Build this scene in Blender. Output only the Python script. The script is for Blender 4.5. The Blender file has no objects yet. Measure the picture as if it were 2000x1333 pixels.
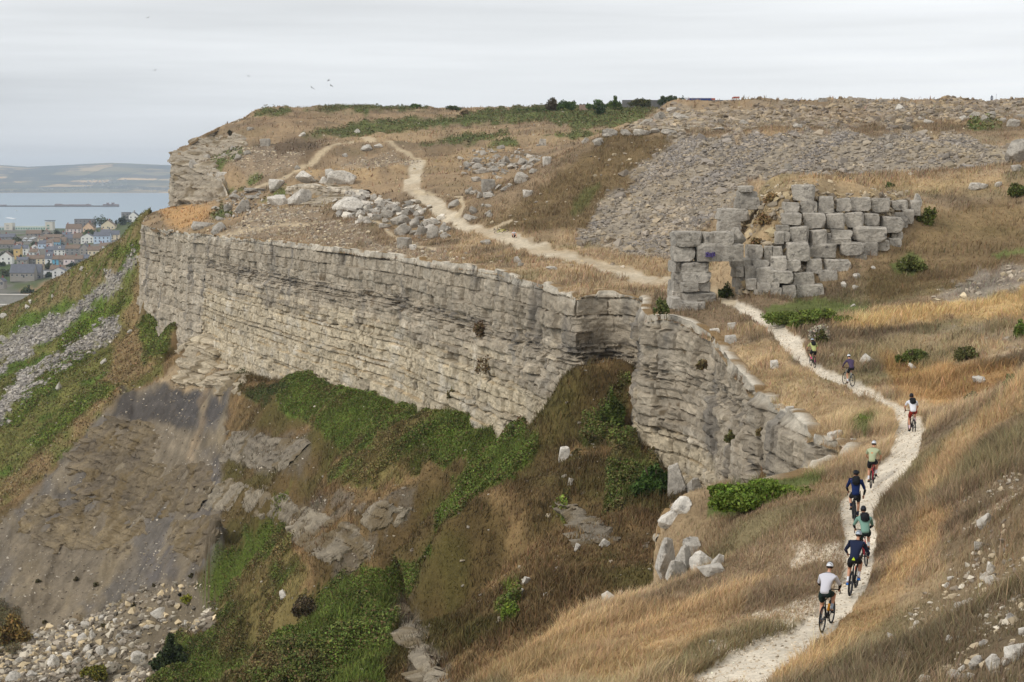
import bpy, bmesh, math, random
import numpy as np
from mathutils import Vector, Matrix, Euler

# ------------------------------------------------------------------ camera, sky, sun
sc = bpy.context.scene
CAMZ, FPX, HOR = 100.0, 3333.0, 345.0          # eye height above the sea, focal length and horizon row (2000 px wide frame)
PITCH = math.atan((666.5 - HOR) / FPX)
cam_d = bpy.data.cameras.new("camera"); cam = bpy.data.objects.new("camera", cam_d); sc.collection.objects.link(cam)
cam_d.lens = 36.0 * FPX / 2000.0; cam_d.sensor_width = 36.0
cam_d.clip_start = 0.5; cam_d.clip_end = 60000
cam.location = (0, 0, CAMZ); cam.rotation_euler = (math.pi / 2 - PITCH, 0, 0)
sc.camera = cam
SUN_EL, SUN_AZ = math.radians(38), math.radians(236)   # azimuth the light comes from, clockwise from +Y
w = bpy.data.worlds.new("World"); sc.world = w; w.use_nodes = True
nt = w.node_tree; nt.nodes.clear()
def wn(t, **k):
    n = nt.nodes.new(t)
    for a, b in k.items(): setattr(n, a, b)
    return n
sky = wn("ShaderNodeTexSky", sky_type='NISHITA', sun_disc=False, sun_elevation=SUN_EL, sun_rotation=SUN_AZ)
tc = wn("ShaderNodeTexCoord")
mp = wn("ShaderNodeMapping"); mp.inputs['Scale'].default_value = (1.6, 1.6, 30)
nz = wn("ShaderNodeTexNoise"); nz.inputs['Scale'].default_value = 1.3; nz.inputs['Detail'].default_value = 5; nz.inputs['Roughness'].default_value = .5
sep = wn("ShaderNodeSeparateXYZ")
ramp = wn("ShaderNodeValToRGB")               # the cloud deck: elevation gives its tone
e = ramp.color_ramp.elements
e[0].position = 0.0; e[0].color = (7.2, 7.3, 7.35, 1)
e[1].position = 1.0; e[1].color = (7.2, 7.25, 7.35, 1)
for p_, c_ in ((.010, (7.0, 7.15, 7.25)), (.017, (5.55, 5.7, 5.9)), (.040, (5.6, 5.8, 6.05)), (.075, (6.5, 6.65, 6.8)), (.15, (7.2, 7.3, 7.35))):
    q_ = e.new(p_); q_.color = c_ + (1,)
addz = wn("ShaderNodeMath", operation='MULTIPLY_ADD'); addz.inputs[1].default_value = .05; 
offz = wn("ShaderNodeMath", operation='ADD'); offz.inputs[1].default_value = -.025
nz2 = wn("ShaderNodeMath", operation='MULTIPLY_ADD'); nz2.inputs[1].default_value = .85; nz2.inputs[2].default_value = .67
vm = wn("ShaderNodeMix", data_type='RGBA', blend_type='MULTIPLY'); vm.inputs[0].default_value = 1
mx = wn("ShaderNodeMix", data_type='RGBA'); mx.inputs[0].default_value = .93
# cloud tone varies from west (-x, darker low bank) to east
westf = wn("ShaderNodeMapRange"); westf.inputs[1].default_value = -.3; westf.inputs[2].default_value = .25
wmix = wn("ShaderNodeMix", data_type='RGBA'); wmix.inputs[7].default_value = (7.3, 7.4, 7.5, 1)
bg = wn("ShaderNodeBackground"); bg.inputs['Strength'].default_value = .122
out = wn("ShaderNodeOutputWorld")
L = nt.links.new
L(tc.outputs['Generated'], mp.inputs[0]); L(mp.outputs[0], nz.inputs['Vector'])
L(tc.outputs['Generated'], sep.inputs[0])
L(nz.outputs['Fac'], addz.inputs[0]); L(sep.outputs['Z'], addz.inputs[2]); L(addz.outputs[0], offz.inputs[0]); L(offz.outputs[0], ramp.inputs[0])
L(nz.outputs['Fac'], nz2.inputs[0])
L(sep.outputs['X'], westf.inputs[0]); L(westf.outputs[0], wmix.inputs[0]); L(ramp.outputs[0], wmix.inputs[6])
L(wmix.outputs[2], vm.inputs[6]); L(nz2.outputs[0], vm.inputs[7])
L(sky.outputs[0], mx.inputs[6]); L(vm.outputs[2], mx.inputs[7]); L(mx.outputs[2], bg.inputs[0]); L(bg.outputs[0], out.inputs[0])
sl = bpy.data.lights.new("sun", 'SUN'); so = bpy.data.objects.new("sun", sl); sc.collection.objects.link(so)
sl.energy = 1.75; sl.angle = math.radians(16); sl.color = (1, .965, .91)
so.rotation_euler = (math.pi / 2 - SUN_EL, 0, -SUN_AZ + math.pi)
so.rotation_euler = Vector((-math.sin(SUN_AZ) * math.cos(SUN_EL), -math.cos(SUN_AZ) * math.cos(SUN_EL), -math.sin(SUN_EL))).to_track_quat('-Z', 'Y').to_euler()
sc.view_settings.view_transform = 'Standard'; sc.view_settings.look = 'None'
sc.view_settings.exposure = 0.0; sc.view_settings.gamma = 1
sc.cycles.max_bounces = 4; sc.cycles.diffuse_bounces = 2; sc.cycles.volume_bounces = 0

# ------------------------------------------------------------------ numeric helpers
RNG = np.random.default_rng(7); random.seed(7)
CP, SP = math.cos(PITCH), math.sin(PITCH)
def ray(px, py):
    u = (np.asarray(px, float) - 1000.0) / FPX; v = (666.5 - np.asarray(py, float)) / FPX
    return u, CP + v * SP, -SP + v * CP          # right, forward (+Y), up
def P3(px, py, Y):                               # the point seen at photo pixel (px, py) at distance Y along +Y
    a, b, c = ray(px, py); s = Y / b
    return np.array([a * s, Y + 0 * s, CAMZ + c * s]) if np.ndim(px) == 0 else np.stack([a * s, b * s, CAMZ + c * s], -1)
def Pd(px, py, drop):                            # the point seen at (px, py) lying `drop` metres below the eye
    a, b, c = ray(px, py); s = -drop / c
    return np.array([a * s, b * s, CAMZ - drop])
def proj(x, y, z):
    zz = z - CAMZ; d = y * CP - zz * SP; h = y * SP + zz * CP
    return 1000 + FPX * x / d, 666.5 - FPX * h / d
def lin(c):
    c = np.asarray(c, float) / 255.0
    return np.where(c <= .04045, c / 12.92, ((c + .055) / 1.055) ** 2.4)
def S(r, g, b, k=1.0): return lin((r, g, b)) * k
def _h(ix, iy, iz, seed):
    n = (ix.astype(np.int64) * 374761393 + iy.astype(np.int64) * 668265263 + iz.astype(np.int64) * 2147483647 + seed * 144665) & 0xffffffff
    n = ((n ^ (n >> 13)) * 1274126177) & 0xffffffff
    n = ((n ^ (n >> 16)) * 2246822519) & 0xffffffff
    return ((n ^ (n >> 15)) & 0xffffff) / float(0xffffff)
def vnoise(x, y, z=0.0, seed=0):
    x, y, z = np.broadcast_arrays(np.asarray(x, float), np.asarray(y, float), np.asarray(z, float))
    ix, iy, iz = np.floor(x), np.floor(y), np.floor(z)
    fx, fy, fz = x - ix, y - iy, z - iz
    fx, fy, fz = [f * f * (3 - 2 * f) for f in (fx, fy, fz)]
    r = 0
    for dx in (0, 1):
        for dy in (0, 1):
            for dz in ((0, 1) if np.any(fz) else (0,)):
                wgt = (fx if dx else 1 - fx) * (fy if dy else 1 - fy) * ((fz if dz else 1 - fz))
                r = r + wgt * _h(ix + dx, iy + dy, iz + dz, seed)
    return r * 2 - 1
def fbm(x, y, z=0.0, oct=4, seed=0, gain=.5):
    a, r, t = 1.0, 0, 0
    for i in range(oct):
        k = 2.03 ** i
        r = r + a * vnoise(np.asarray(x) * k + i * 17.3, np.asarray(y) * k + i * 5.1, np.asarray(z) * k, seed + i); t += a; a *= gain
    return r / t
def sstep(a, b, x):
    t = np.clip((x - a) / (b - a), 0, 1); return t * t * (3 - 2 * t)
class RBF:
    def __init__(s, pts, c=1.5):
        p = np.array(pts, float); s.p, s.c = p, c; n = len(p)
        d = np.sqrt(((p[:, None, :2] - p[None, :, :2]) ** 2).sum(-1) + c * c)
        A = np.zeros((n + 3, n + 3)); A[:n, :n] = d - np.eye(n) * .02; A[:n, n] = 1; A[:n, n + 1:] = p[:, :2] / 100; A[n:, :n] = A[:n, n:].T
        s.w = np.linalg.solve(A, np.concatenate([p[:, 2], np.zeros(3)]))
    def __call__(s, x, y):
        sh = np.shape(x); x = np.ravel(x); y = np.ravel(y); r = np.empty(len(x)); n = len(s.p)
        for i in range(0, len(x), 60000):
            a, b = x[i:i + 60000], y[i:i + 60000]
            d = np.sqrt((a[:, None] - s.p[:, 0]) ** 2 + (b[:, None] - s.p[:, 1]) ** 2 + s.c ** 2)
            r[i:i + 60000] = d @ s.w[:n] + s.w[n] + s.w[n + 1] * a / 100 + s.w[n + 2] * b / 100
        return r.reshape(sh)
def inpoly(px, py, poly):
    p = np.asarray(poly, float); r = np.zeros(np.shape(px), bool)
    for (x0, y0), (x1, y1) in zip(p, np.roll(p, -1, 0)):
        if y0 == y1: continue
        r ^= ((y0 > py) != (y1 > py)) & (px < (x1 - x0) * (py - y0) / (y1 - y0) + x0)
    return r
def sdist(px, py, poly, closed=True):            # distance to a polygon's outline, negative inside
    p = np.asarray(poly, float); d = np.full(np.shape(px), 1e9)
    segs = list(zip(p, np.roll(p, -1, 0))) if closed else list(zip(p[:-1], p[1:]))
    for (x0, y0), (x1, y1) in segs:
        ex, ey = x1 - x0, y1 - y0; t = np.clip(((px - x0) * ex + (py - y0) * ey) / (ex * ex + ey * ey + 1e-9), 0, 1)
        d = np.minimum(d, (px - x0 - t * ex) ** 2 + (py - y0 - t * ey) ** 2)
    d = np.sqrt(d)
    return np.where(inpoly(px, py, poly), -d, d) if closed else d
def mix(a, b, t):
    t = np.asarray(t)[..., None]; return a * (1 - t) + np.asarray(b) * t

# ------------------------------------------------------------------ scene helpers
COL = sc.collection
def tag(o, label=None, cat=None, group=None, kind=None):
    if label: o['label'] = label
    if cat: o['category'] = cat
    if group: o['group'] = group
    if kind: o['kind'] = kind
    return o
def link(name, me, parent=None, mats=()):
    o = bpy.data.objects.new(name, me); COL.objects.link(o)
    for m in (mats if isinstance(mats, (list, tuple)) else [mats]):
        if me is not None and m is not None: me.materials.append(m)
    if parent is not None: o.parent = parent
    return o
def empty(name, loc=(0, 0, 0), rz=0):
    o = bpy.data.objects.new(name, None); COL.objects.link(o); o.location = loc; o.rotation_euler = (0, 0, rz); o.empty_display_size = .2
    return o
def np_mesh(name, V, F, colors=None, smooth=False, matidx=None):
    me = bpy.data.meshes.new(name); V = np.asarray(V, np.float32); F = np.asarray(F, np.int32); k = F.shape[1]
    me.vertices.add(len(V)); me.vertices.foreach_set("co", V.ravel())
    me.loops.add(F.size); me.loops.foreach_set("vertex_index", F.ravel())
    me.polygons.add(len(F)); me.polygons.foreach_set("loop_start", np.arange(len(F), dtype=np.int32) * k)
    if matidx is not None: me.polygons.foreach_set("material_index", np.asarray(matidx, np.int32))
    me.polygons.foreach_set("use_smooth", np.full(len(F), smooth))
    if colors is not None:
        at = me.color_attributes.new("Col", 'FLOAT_COLOR', 'POINT')
        c = np.ones((len(V), 4), np.float32); c[:, :3] = colors; at.data.foreach_set("color", c.ravel())
    me.update(calc_edges=True); me.validate()
    return me
MATS = {}
def mat(name, col=None, rough=.9, attr=False, noise=(), bump=(), spec=.2, metal=0):
    """Principled material: base colour (or the mesh's own colour attribute) broken up by 3-D noise, with noise bump."""
    if name in MATS: return MATS[name]
    m = bpy.data.materials.new(name); m.use_nodes = True; t = m.node_tree; N = t.nodes; b = N['Principled BSDF']
    b.inputs['Roughness'].default_value = rough; b.inputs['Specular IOR Level'].default_value = spec; b.inputs['Metallic'].default_value = metal
    co = N.new("ShaderNodeTexCoord")
    if attr:
        a = N.new("ShaderNodeAttribute"); a.attribute_name = "Col"; src = a.outputs['Color']
    else:
        a = N.new("ShaderNodeRGB"); a.outputs[0].default_value = tuple(col) + (1,); src = a.outputs[0]
    for (scale, lo, hi) in noise:
        n = N.new("ShaderNodeTexNoise"); n.inputs['Scale'].default_value = scale; n.inputs['Detail'].default_value = 4; n.inputs['Roughness'].default_value = .65
        t.links.new(co.outputs['Object'], n.inputs['Vector'])
        r = N.new("ShaderNodeMapRange"); r.inputs[1].default_value = .3; r.inputs[2].default_value = .7; r.inputs[3].default_value = lo; r.inputs[4].default_value = hi
        t.links.new(n.outputs['Fac'], r.inputs[0])
        x = N.new("ShaderNodeMix"); x.data_type = 'RGBA'; x.blend_type = 'MULTIPLY'; x.inputs[0].default_value = 1
        t.links.new(src, x.inputs[6]); t.links.new(r.outputs[0], x.inputs[7]); src = x.outputs[2]
    t.links.new(src, b.inputs['Base Color'])
    prev = None
    for (scale, dist) in bump:
        n = N.new("ShaderNodeTexNoise"); n.inputs['Scale'].default_value = scale; n.inputs['Detail'].default_value = 5; n.inputs['Roughness'].default_value = .65
        t.links.new(co.outputs['Object'], n.inputs['Vector'])
        u = N.new("ShaderNodeBump"); u.inputs['Strength'].default_value = 1; u.inputs['Distance'].default_value = dist
        t.links.new(n.outputs['Fac'], u.inputs['Height'])
        if prev: t.links.new(prev.outputs[0], u.inputs['Normal'])
        prev = u
    if prev: t.links.new(prev.outputs[0], b.inputs['Normal'])
    MATS[name] = m; return m

# ------------------------------------------------------------------ terrain: control points read off the photograph
AD = [(1420,1330,12.0),(1500,1290,11.9),(1620,1238,12),(1640,1168,12.05),(1700,1108,12),(1660,1027,12.05),(1720,960,12),(1780,850,12),(1663,758,11.9),(1590,722,11.75),
 (1500,640,10.7),(1415,588,9.7),(1360,600,9.9),(1300,543,9.0),(1200,522,8.5),(1100,495,8),(1000,470,7.3),(940,455,6.8),(880,430,5.7),(1690,1180,12),(1715,1000,12),(1805,840,12),(1700,900,12.05),
 (1550,1050,12.3),(1600,1000,12.2),(1500,1100,12.9),(1560,1150,12.2),(1450,1230,12.3)]
AY = [(820,390,260),(800,370,290),(830,320,340),(760,290,400),(700,272,440),
 (1350,1250,46),(1200,1250,53),(1000,1300,55),(950,1333,54),(1100,1225,60),(1200,1180,64),(1290,1145,66),(1400,1115,63),(1450,1030,65),(1350,1062,68),(1295,1052,69),(1295,1000,71),
 (1340,968,71.5),(1400,990,69),(1490,950,70),(1560,925,72),(1600,900,75),(1650,872,77.5),
 (1000,1292,72),(1100,1252,74),(1200,1205,79),(1255,1165,70),(1225,1178,70.5),(1100,1300,90),(1000,1350,90),(1200,1260,97),(900,1360,70),(860,1390,60),
 (1600,1333,36.5),(1750,1333,33),(2000,1333,28.5),(1800,1150,46),(1900,1100,44),(2000,1000,43.5),(2080,900,44),(1800,1250,41),(1650,1290,40),(1780,1000,58),(1850,950,58),(1950,850,60),(2000,800,62),
 (1850,815,74),(1900,790,71),(2000,737,68),(2080,690,66),(2100,1200,30),(2200,1000,38),
 (1900,780,90),(1850,800,86),(1950,740,92),(1850,740,95),(1750,740,98),(1700,680,108),(1900,700,98),(2000,680,98),(1800,640,110),(1900,620,112),(1990,620,108),(1700,615,120),(1850,595,120),(2000,575,118),
 (1960,540,128),(1850,560,127),(1650,600,124),(1550,600,128),(1530,585,131),(1800,480,138),(1900,450,142),(1990,480,138),(1850,400,147),(1950,380,150),(2000,350,152),(1800,362,156),(1700,353,162),(1600,350,165),(1500,352,168),(2100,340,150),
 (1450,585,134.5),(1540,582,132.5),(1620,560,133),(1680,500,135.5),(1740,455,139),(1790,405,143),
 (1480,400,143),(1540,385,136.8),(1600,385,137.7),(1700,388,140),(1500,480,134.8),(1580,450,135.8),(1660,440,138),(1470,520,134.6),(1458,470,146),(1400,545,154),(1395,522,168),(1420,562,146),(1380,510,172),
 (1300,505,175),(1180,490,185),(1080,472,195),(1000,457,200),(950,442,212),(1190,265,240),(1250,265,238),(1310,262,236),(1500,260,228),(1700,256,225),(1900,252,222),(2000,250,220),(2100,245,218),
 (1250,400,208),(1100,400,212),(1150,330,225),(1400,380,205),(1420,480,180),(1600,342,207),(1600,385,192),(1750,385,190),(1450,420,188),(2000,300,207),(1980,326,170),(1900,341,176),(1900,345,195),(2000,340,195),
 (1100,328,228),(1000,408,218),(1050,330,330),(950,340,320),(900,400,272),(960,400,255),(930,370,280),(1000,370,268),(1060,310,350),(1180,255,400),(1060,280,400),(1000,290,390),(900,320,345),(1220,285,300),(1320,272,320),
 (1310,256,254),(1500,256,246),(1700,257,242),(1900,250,238),(1230,250,268),(1300,206,300),(1400,201,300),(1500,198,300),(1700,196,295),(1900,196,290),(2000,200,285),(2100,205,280),(1250,230,420),(1230,252,330),
 (1200,222,480),(1150,217,520),(1000,230,560),(1000,212,650),(800,211,600),(600,210,560),(500,214,520),(900,250,480),(700,250,480),(600,265,460),(510,250,470),(1300,215,700),(1600,222,700),(1900,232,700),(1450,222,430),(1600,222,450),(1750,222,450),(1900,224,450),(2100,228,450),(2200,240,700),(2200,207,285),(2250,250,215),
 (540,300,400),(640,342,330),(600,335,320),(600,398,308),(480,400,320),(350,415,380),(300,412,390),(400,320,420),(345,305,430),(430,345,400),(420,392,385),(385,290,450),(460,270,460),(440,290,440),
 (700,400,270),(750,420,262),(850,455,222),(600,420,265),(500,440,290),(560,430,270),(650,460,235),(700,430,250),(760,470,215),(850,490,195),(930,503,178),(1000,512,165),(1050,537,152),(1230,558,151)]
# the cliff's top edge, from the skyline down to the notch beside the path and round the gully: (px, py, Y, height)
EDGE = [(505,213,523,6),(470,232,500,7),(425,250,480,8),(388,268,455,8),(350,292,436,13),(335,312,428,14),(337,330,420,15),(372,326,414,13),(400,332,408,11),(432,352,398,8),(445,385,388,4),
 (405,400,394,5),(345,401,402,6),(306,412,396,10),(284,424,376,16),(276,440,350,24),(296,445,337,25),(330,449,318,25),(366,456,300,25),(402,458,287,25),(450,464,268,25),(500,468,253,25),(560,472,237,25),(620,480,222,25),(700,489,207,25),(760,496,197,25),(800,500,190,24),
 (860,512,176,24),(920,518,166,24),(985,532,156,24),(1050,548,147,23),(1100,568,140,23),(1128,578,137.5,22),(1146,570,138.6,22),(1185,568,139.6,22),(1230,571,138.8,22),(1256,582,136.8,23),(1250,602,133,24),(1262,618,129,26),(1308,616,126,26),(1345,628,124.5,26),
 (1388,655,119.5,25),(1420,700,112,24),(1450,735,104,22),(1482,765,98,20),(1515,782,94,17),(1545,803,90,15),(1590,850,82.5,12),(1640,862,78.5,10),(1652,868,77,9),(1640,880,76,9),(1600,896,74.5,9),(1550,908,73.3,9),(1500,920,72.6,9),(1440,940,72.2,9),(1390,955,72,9),(1340,972,71.7,9),(1300,990,71.6,9),(1282,1010,71.2,9),(1278,1050,70.2,9)]
BY = [(275,610,345),(320,662,313),(330,640,309),(400,645,282),(450,730,259),(480,735,247),(540,745,235),(600,748,221),(700,778,203),(800,798,187),(930,812,165),(980,852,157),(1040,872,148),(1100,795,138),(1130,742,138),(1200,690,142),(1218,715,138),(1232,830,133),(1268,890,126.5),(1310,965,123.5),(1350,995,119),(1400,985,112),(1500,930,95),
 (1200,720,138),(1150,800,133),(1060,880,131),(950,980,123),(850,1050,118),(790,1150,110),(775,1200,106),(850,1325,92),(1100,900,126),(1000,1000,125),(1100,1000,113),(1200,900,121),(1250,1000,106),(1310,1020,108),(1350,1040,103),(1290,930,118),(1200,1100,97),(1000,1100,105),(1100,1150,92),(900,1200,100),(1000,1240,90),(1180,1000,110),
 (1280,1100,93),(1400,1100,95),(1500,1010,92),(1000,1400,75),(1200,1400,75),(800,1400,85),
 (1000,872,160),(1020,905,152),(930,1000,146),(800,1080,152),(830,1090,142),(720,1150,150),(600,1250,150),(700,1300,130),(780,1260,122),(830,1360,110),(760,1350,115),(500,1333,150),(300,1333,180),(600,1400,120),
 
 (500,1200,190),(300,1250,200),(200,1200,216),(100,1220,222),(0,1290,205),(400,1250,195),(100,1333,190),(0,1200,226),(-100,1250,225),
 (400,650,280),(380,700,274),(440,780,256),(300,770,273),(240,765,276),(200,825,272),(130,880,267),(60,960,259),(0,1030,252),(-60,1100,248),(150,830,276),(250,830,268),(300,880,258),(200,900,261),(100,950,257),(100,1080,240),(200,1080,236),(300,1080,226),(350,1000,230),(380,880,244),(350,830,256),(250,1000,246),
 (270,640,345),(330,700,300),(300,690,308),(270,740,295),(200,780,292),(200,640,370),(100,700,350),(200,700,330),(0,800,330),(100,800,312),(60,880,290),(0,950,285),(-100,1050,270),(300,405,385),(270,430,382),(250,450,386),(200,490,398),(150,520,408),(100,550,418),(0,602,435),(-100,660,450),(250,520,372),(260,560,362),(150,600,385),(50,650,395),(-100,750,400),(-100,900,330)]
BX = [(-60,300,66),(-40,300,72),(-10,200,74),(10,170,72),(40,140,72),(60,120,70),(-80,450,70),(-60,420,80),(30,110,74),(15,85,76),(-110,520,45),(-150,560,30),(-130,480,55),(-170,470,35),(-150,350,35),(-120,280,35),(-110,230,30),(-70,160,40),(-45,120,55),(-35,80,62)]
ZAf = RBF([Pd(*q) for q in AD] + [P3(*q) for q in AY] + [P3(*q[:3]) for q in EDGE] + [(-140,640,112),(-100,760,118),(0,900,120),(200,900,116),(-90,540,117),(-95,470,104)], 1.2)
def dens(pts, step):                              # a polyline of 3-D points, filled in
    p = np.array(pts); out = [p[0]]
    for a, b in zip(p[:-1], p[1:]):
        n = max(1, int(np.linalg.norm(b - a) / step)); out += [a + (b - a) * t for t in np.linspace(0, 1, n + 1)[1:]]
    return out
FOOT = dens([P3(*q) for q in BY[4:15]], 5.0)
_eg = np.array(dens(list(P3(*q[:3]) for q in EDGE[15:44]), 1.0)); _ft = np.array(FOOT[:])
def slope_pt(px, py, tan):                        # the point at a photo pixel that lies on a slope of that steepness under the cliff
    Y = np.linspace(140, 290, 600); p = P3(np.full(600, px), np.full(600, py), Y); d = np.sqrt(((p[:, None, :2] - _eg[None, :, :2]) ** 2).sum(-1)).min(1); zf = _ft[((p[:, None, :2] - _ft[None, :, :2]) ** 2).sum(-1).argmin(1), 2]
    f = p[:, 2] - (zf - tan * np.maximum(d - 2, 0)); k = np.nonzero(f < 0)[0]; return p[k[0]] if len(k) else p[-1]
FOOT = [q + np.array([-1.4, -.6, 0]) for q in FOOT]
MID = [slope_pt(a, b, .78) for a, b in ((900,870),(950,900),(800,860),(700,850),(700,900),(650,900),(620,800),(600,850),(560,790),(500,800),(600,1000),(560,1050),(640,1110),(720,1100),(700,1000),(600,1130),(680,1060),(760,1000),(850,1000),(900,950),(800,930),(550,900))] + [slope_pt(a, b, 1.05) for a, b in ((400,1120),(420,1000),(430,900),(500,1040),(450,1060),(480,900))]
FOOT += [q + np.array([6.4, 2.6, -1.2]) for q in FOOT] + [P3(*q) + np.array([4.0, 1.6, -1.0]) for q in ((1232,830,133),(1268,890,126.5),(1310,965,123.5),(1350,995,119),(330,640,309),(320,662,313))]
ZBf = RBF([P3(*q) for q in BY[:4] + BY[15:]] + FOOT + MID + BX, 1.5)
EDGE3 = np.array([P3(*q[:3]) for q in EDGE])
# land that carries the plateau sheet, seen from above
OUTLINE = np.concatenate([EDGE3[:, :2], [P3(1276,1060,69.6)[:2], P3(1277,1140,67.6)[:2], P3(1190,1190,68)[:2], P3(1100,1232,66)[:2], P3(1000,1290,66)[:2], P3(920,1340,66)[:2], P3(700,1400,64)[:2], (-30, 60), (-30, 18), (30, 18), (420, 900), (-160, 900), (-95, 640)]])

Q = 1.0 if bpy.app.background else 1.0
def fan(u0, u1, nu, y0, y1, ratio):
    nr = int(math.log(y1 / y0) / ratio) + 1
    u = np.linspace(u0, u1, nu); Y = y0 * np.exp(np.linspace(0, math.log(y1 / y0), nr))
    UU, YY = np.meshgrid(u, Y); return u, Y, UU * YY, YY
class Sheet: pass
def make_sheet(Zf, u0, u1, nu, y0, y1, ratio, rel):
    s = Sheet(); s.u, s.Y, s.X, s.YY = fan(u0, u1, nu, y0, y1, ratio)
    s.Z0 = Zf(s.X, s.YY); s.Z = s.Z0 + rel(s.X, s.YY, s.Z0)
    s.px, s.py = proj(s.X, s.YY, s.Z0)
    sl = (s.Z - CAMZ) / s.YY; s.vis = sl >= np.maximum.accumulate(sl, 0) - .012      # seen from about here (with a margin)
    return s
def zat(s, x, y, Z=None):                         # height of a sheet at (x, y)
    Z = s.Z if Z is None else Z
    fu = (np.asarray(x) / y - s.u[0]) / (s.u[1] - s.u[0]); fr = np.log(np.asarray(y) / s.Y[0]) / math.log(s.Y[1] / s.Y[0])
    i = np.clip(np.floor(fu).astype(int), 0, len(s.u) - 2); j = np.clip(np.floor(fr).astype(int), 0, len(s.Y) - 2)
    a, b = np.clip(fu - i, 0, 1), np.clip(fr - j, 0, 1)
    return Z[j, i] * (1 - a) * (1 - b) + Z[j, i + 1] * a * (1 - b) + Z[j + 1, i] * (1 - a) * b + Z[j + 1, i + 1] * a * b
def hit(s, px, py, ymin=20, ymax=900):            # where the sight line of a photo pixel meets a sheet
    a, b, c = ray(px, py); a, b, c = float(a), float(b), float(c)
    Y = np.exp(np.linspace(math.log(ymin), math.log(ymax), 6000)); z = CAMZ + c / b * Y; x = a / b * Y
    g = zat(s, x, Y); k = np.nonzero(g >= z)[0]
    k = k[0] if len(k) else np.argmin(z - g)
    return np.array([x[k], Y[k], g[k]])
def relA(x, y, z):
    return .22 * fbm(x / 7, y / 7, oct=3, seed=3) * sstep(25, 60, y) + .10 * fbm(x / 1.7, y / 1.7, oct=3, seed=9) + .8 * fbm(x / 20, y / 20, oct=2, seed=13) * sstep(120, 260, y) + (.4 + .6 * sstep(250, 330, y)) * fbm(x / 7, y / 9, oct=2, seed=14) * sstep(170, 300, y)
def relB(x, y, z):
    return .9 * fbm(x / 14, y / 14, oct=3, seed=21) + .35 * fbm(x / 3, y / 3, oct=3, seed=22)
SA = make_sheet(ZAf, -.36, .36, 1240, 22, 860, .0042, relA)
SB = make_sheet(ZBf, -.40, .20, 900, 48, 520, .0036, relB)

# ------------------------------------------------------------------ ground cover
def zone(s, poly, soft=6, wob=5, wl=14, y0=0, y1=1e9, line=None, seed=0):
    """cover 0..1 of a patch outlined in the photograph, with a ragged edge"""
    p = np.asarray(poly, float); m = 30 + (line or 0) + wob
    box = (s.px > p[:, 0].min() - m) & (s.px < p[:, 0].max() + m) & (s.py > p[:, 1].min() - m) & (s.py < p[:, 1].max() + m) & (s.YY > y0) & (s.YY < y1)
    r = np.zeros(s.px.shape)
    if not box.any(): return r
    x, y = s.px[box], s.py[box]
    d = sdist(x, y, p) if line is None else sdist(x, y, p, False) - line
    d = d + wob * fbm(x / wl, y / wl * 1.5, oct=3, seed=40 + seed)*1.6
    r[box] = 1 - sstep(-soft, soft, d); return r
TAN, GOLD, BRN, DBRN, OLV = S(176,150,114), S(182,154,112), S(140,118,90), S(112,95,72), S(116,109,72)
GRN, BGRN, DGRN = S(98,108,52), S(112,128,54), S(74,86,44)
PATH, DUST, SCREE, SCREET, ROCK = S(216,204,184), S(180,160,132), S(138,130,122), S(168,150,124), S(160,152,140)
x, y = SA.X, SA.YY
n1 = fbm(x / 16, y / 16, oct=4, seed=50); n2 = fbm(x / 3.5, y / 5, oct=4, seed=51); n3 = fbm(x / .8, y / 1.2, oct=3, seed=52)
CA = mix(np.broadcast_to(TAN, x.shape + (3,)), BRN, sstep(-.35, .35, n1 + .6 * n2))
CA = mix(CA, DBRN, .85 * sstep(.0, .42, n2 + .5 * n3)); CA = mix(CA, GOLD, .6 * sstep(.1, .45, fbm(x / 11, y / 6, oct=3, seed=54))); CA = mix(CA, OLV, .6 * sstep(.15, .5, fbm(x / 9, y / 9, oct=3, seed=53)))
far = sstep(160, 260, y); CA = mix(CA, mix(np.broadcast_to(S(158,130,96), CA.shape), BRN, sstep(-.3, .4, n1 + .5 * n2)), .6 * far)
MA = {}                                           # masks kept for scattering
def paint(s, C, M, name, col, z, amt=1.0, vary=.18, seed=0):
    v = 1 + vary * fbm(s.X / 1.3, s.YY / 1.9, oct=3, seed=70 + seed)
    C[...] = mix(C, np.asarray(col) * v[..., None], z * amt)
    if name: M[name] = np.maximum(M.get(name, 0), z)
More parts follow.
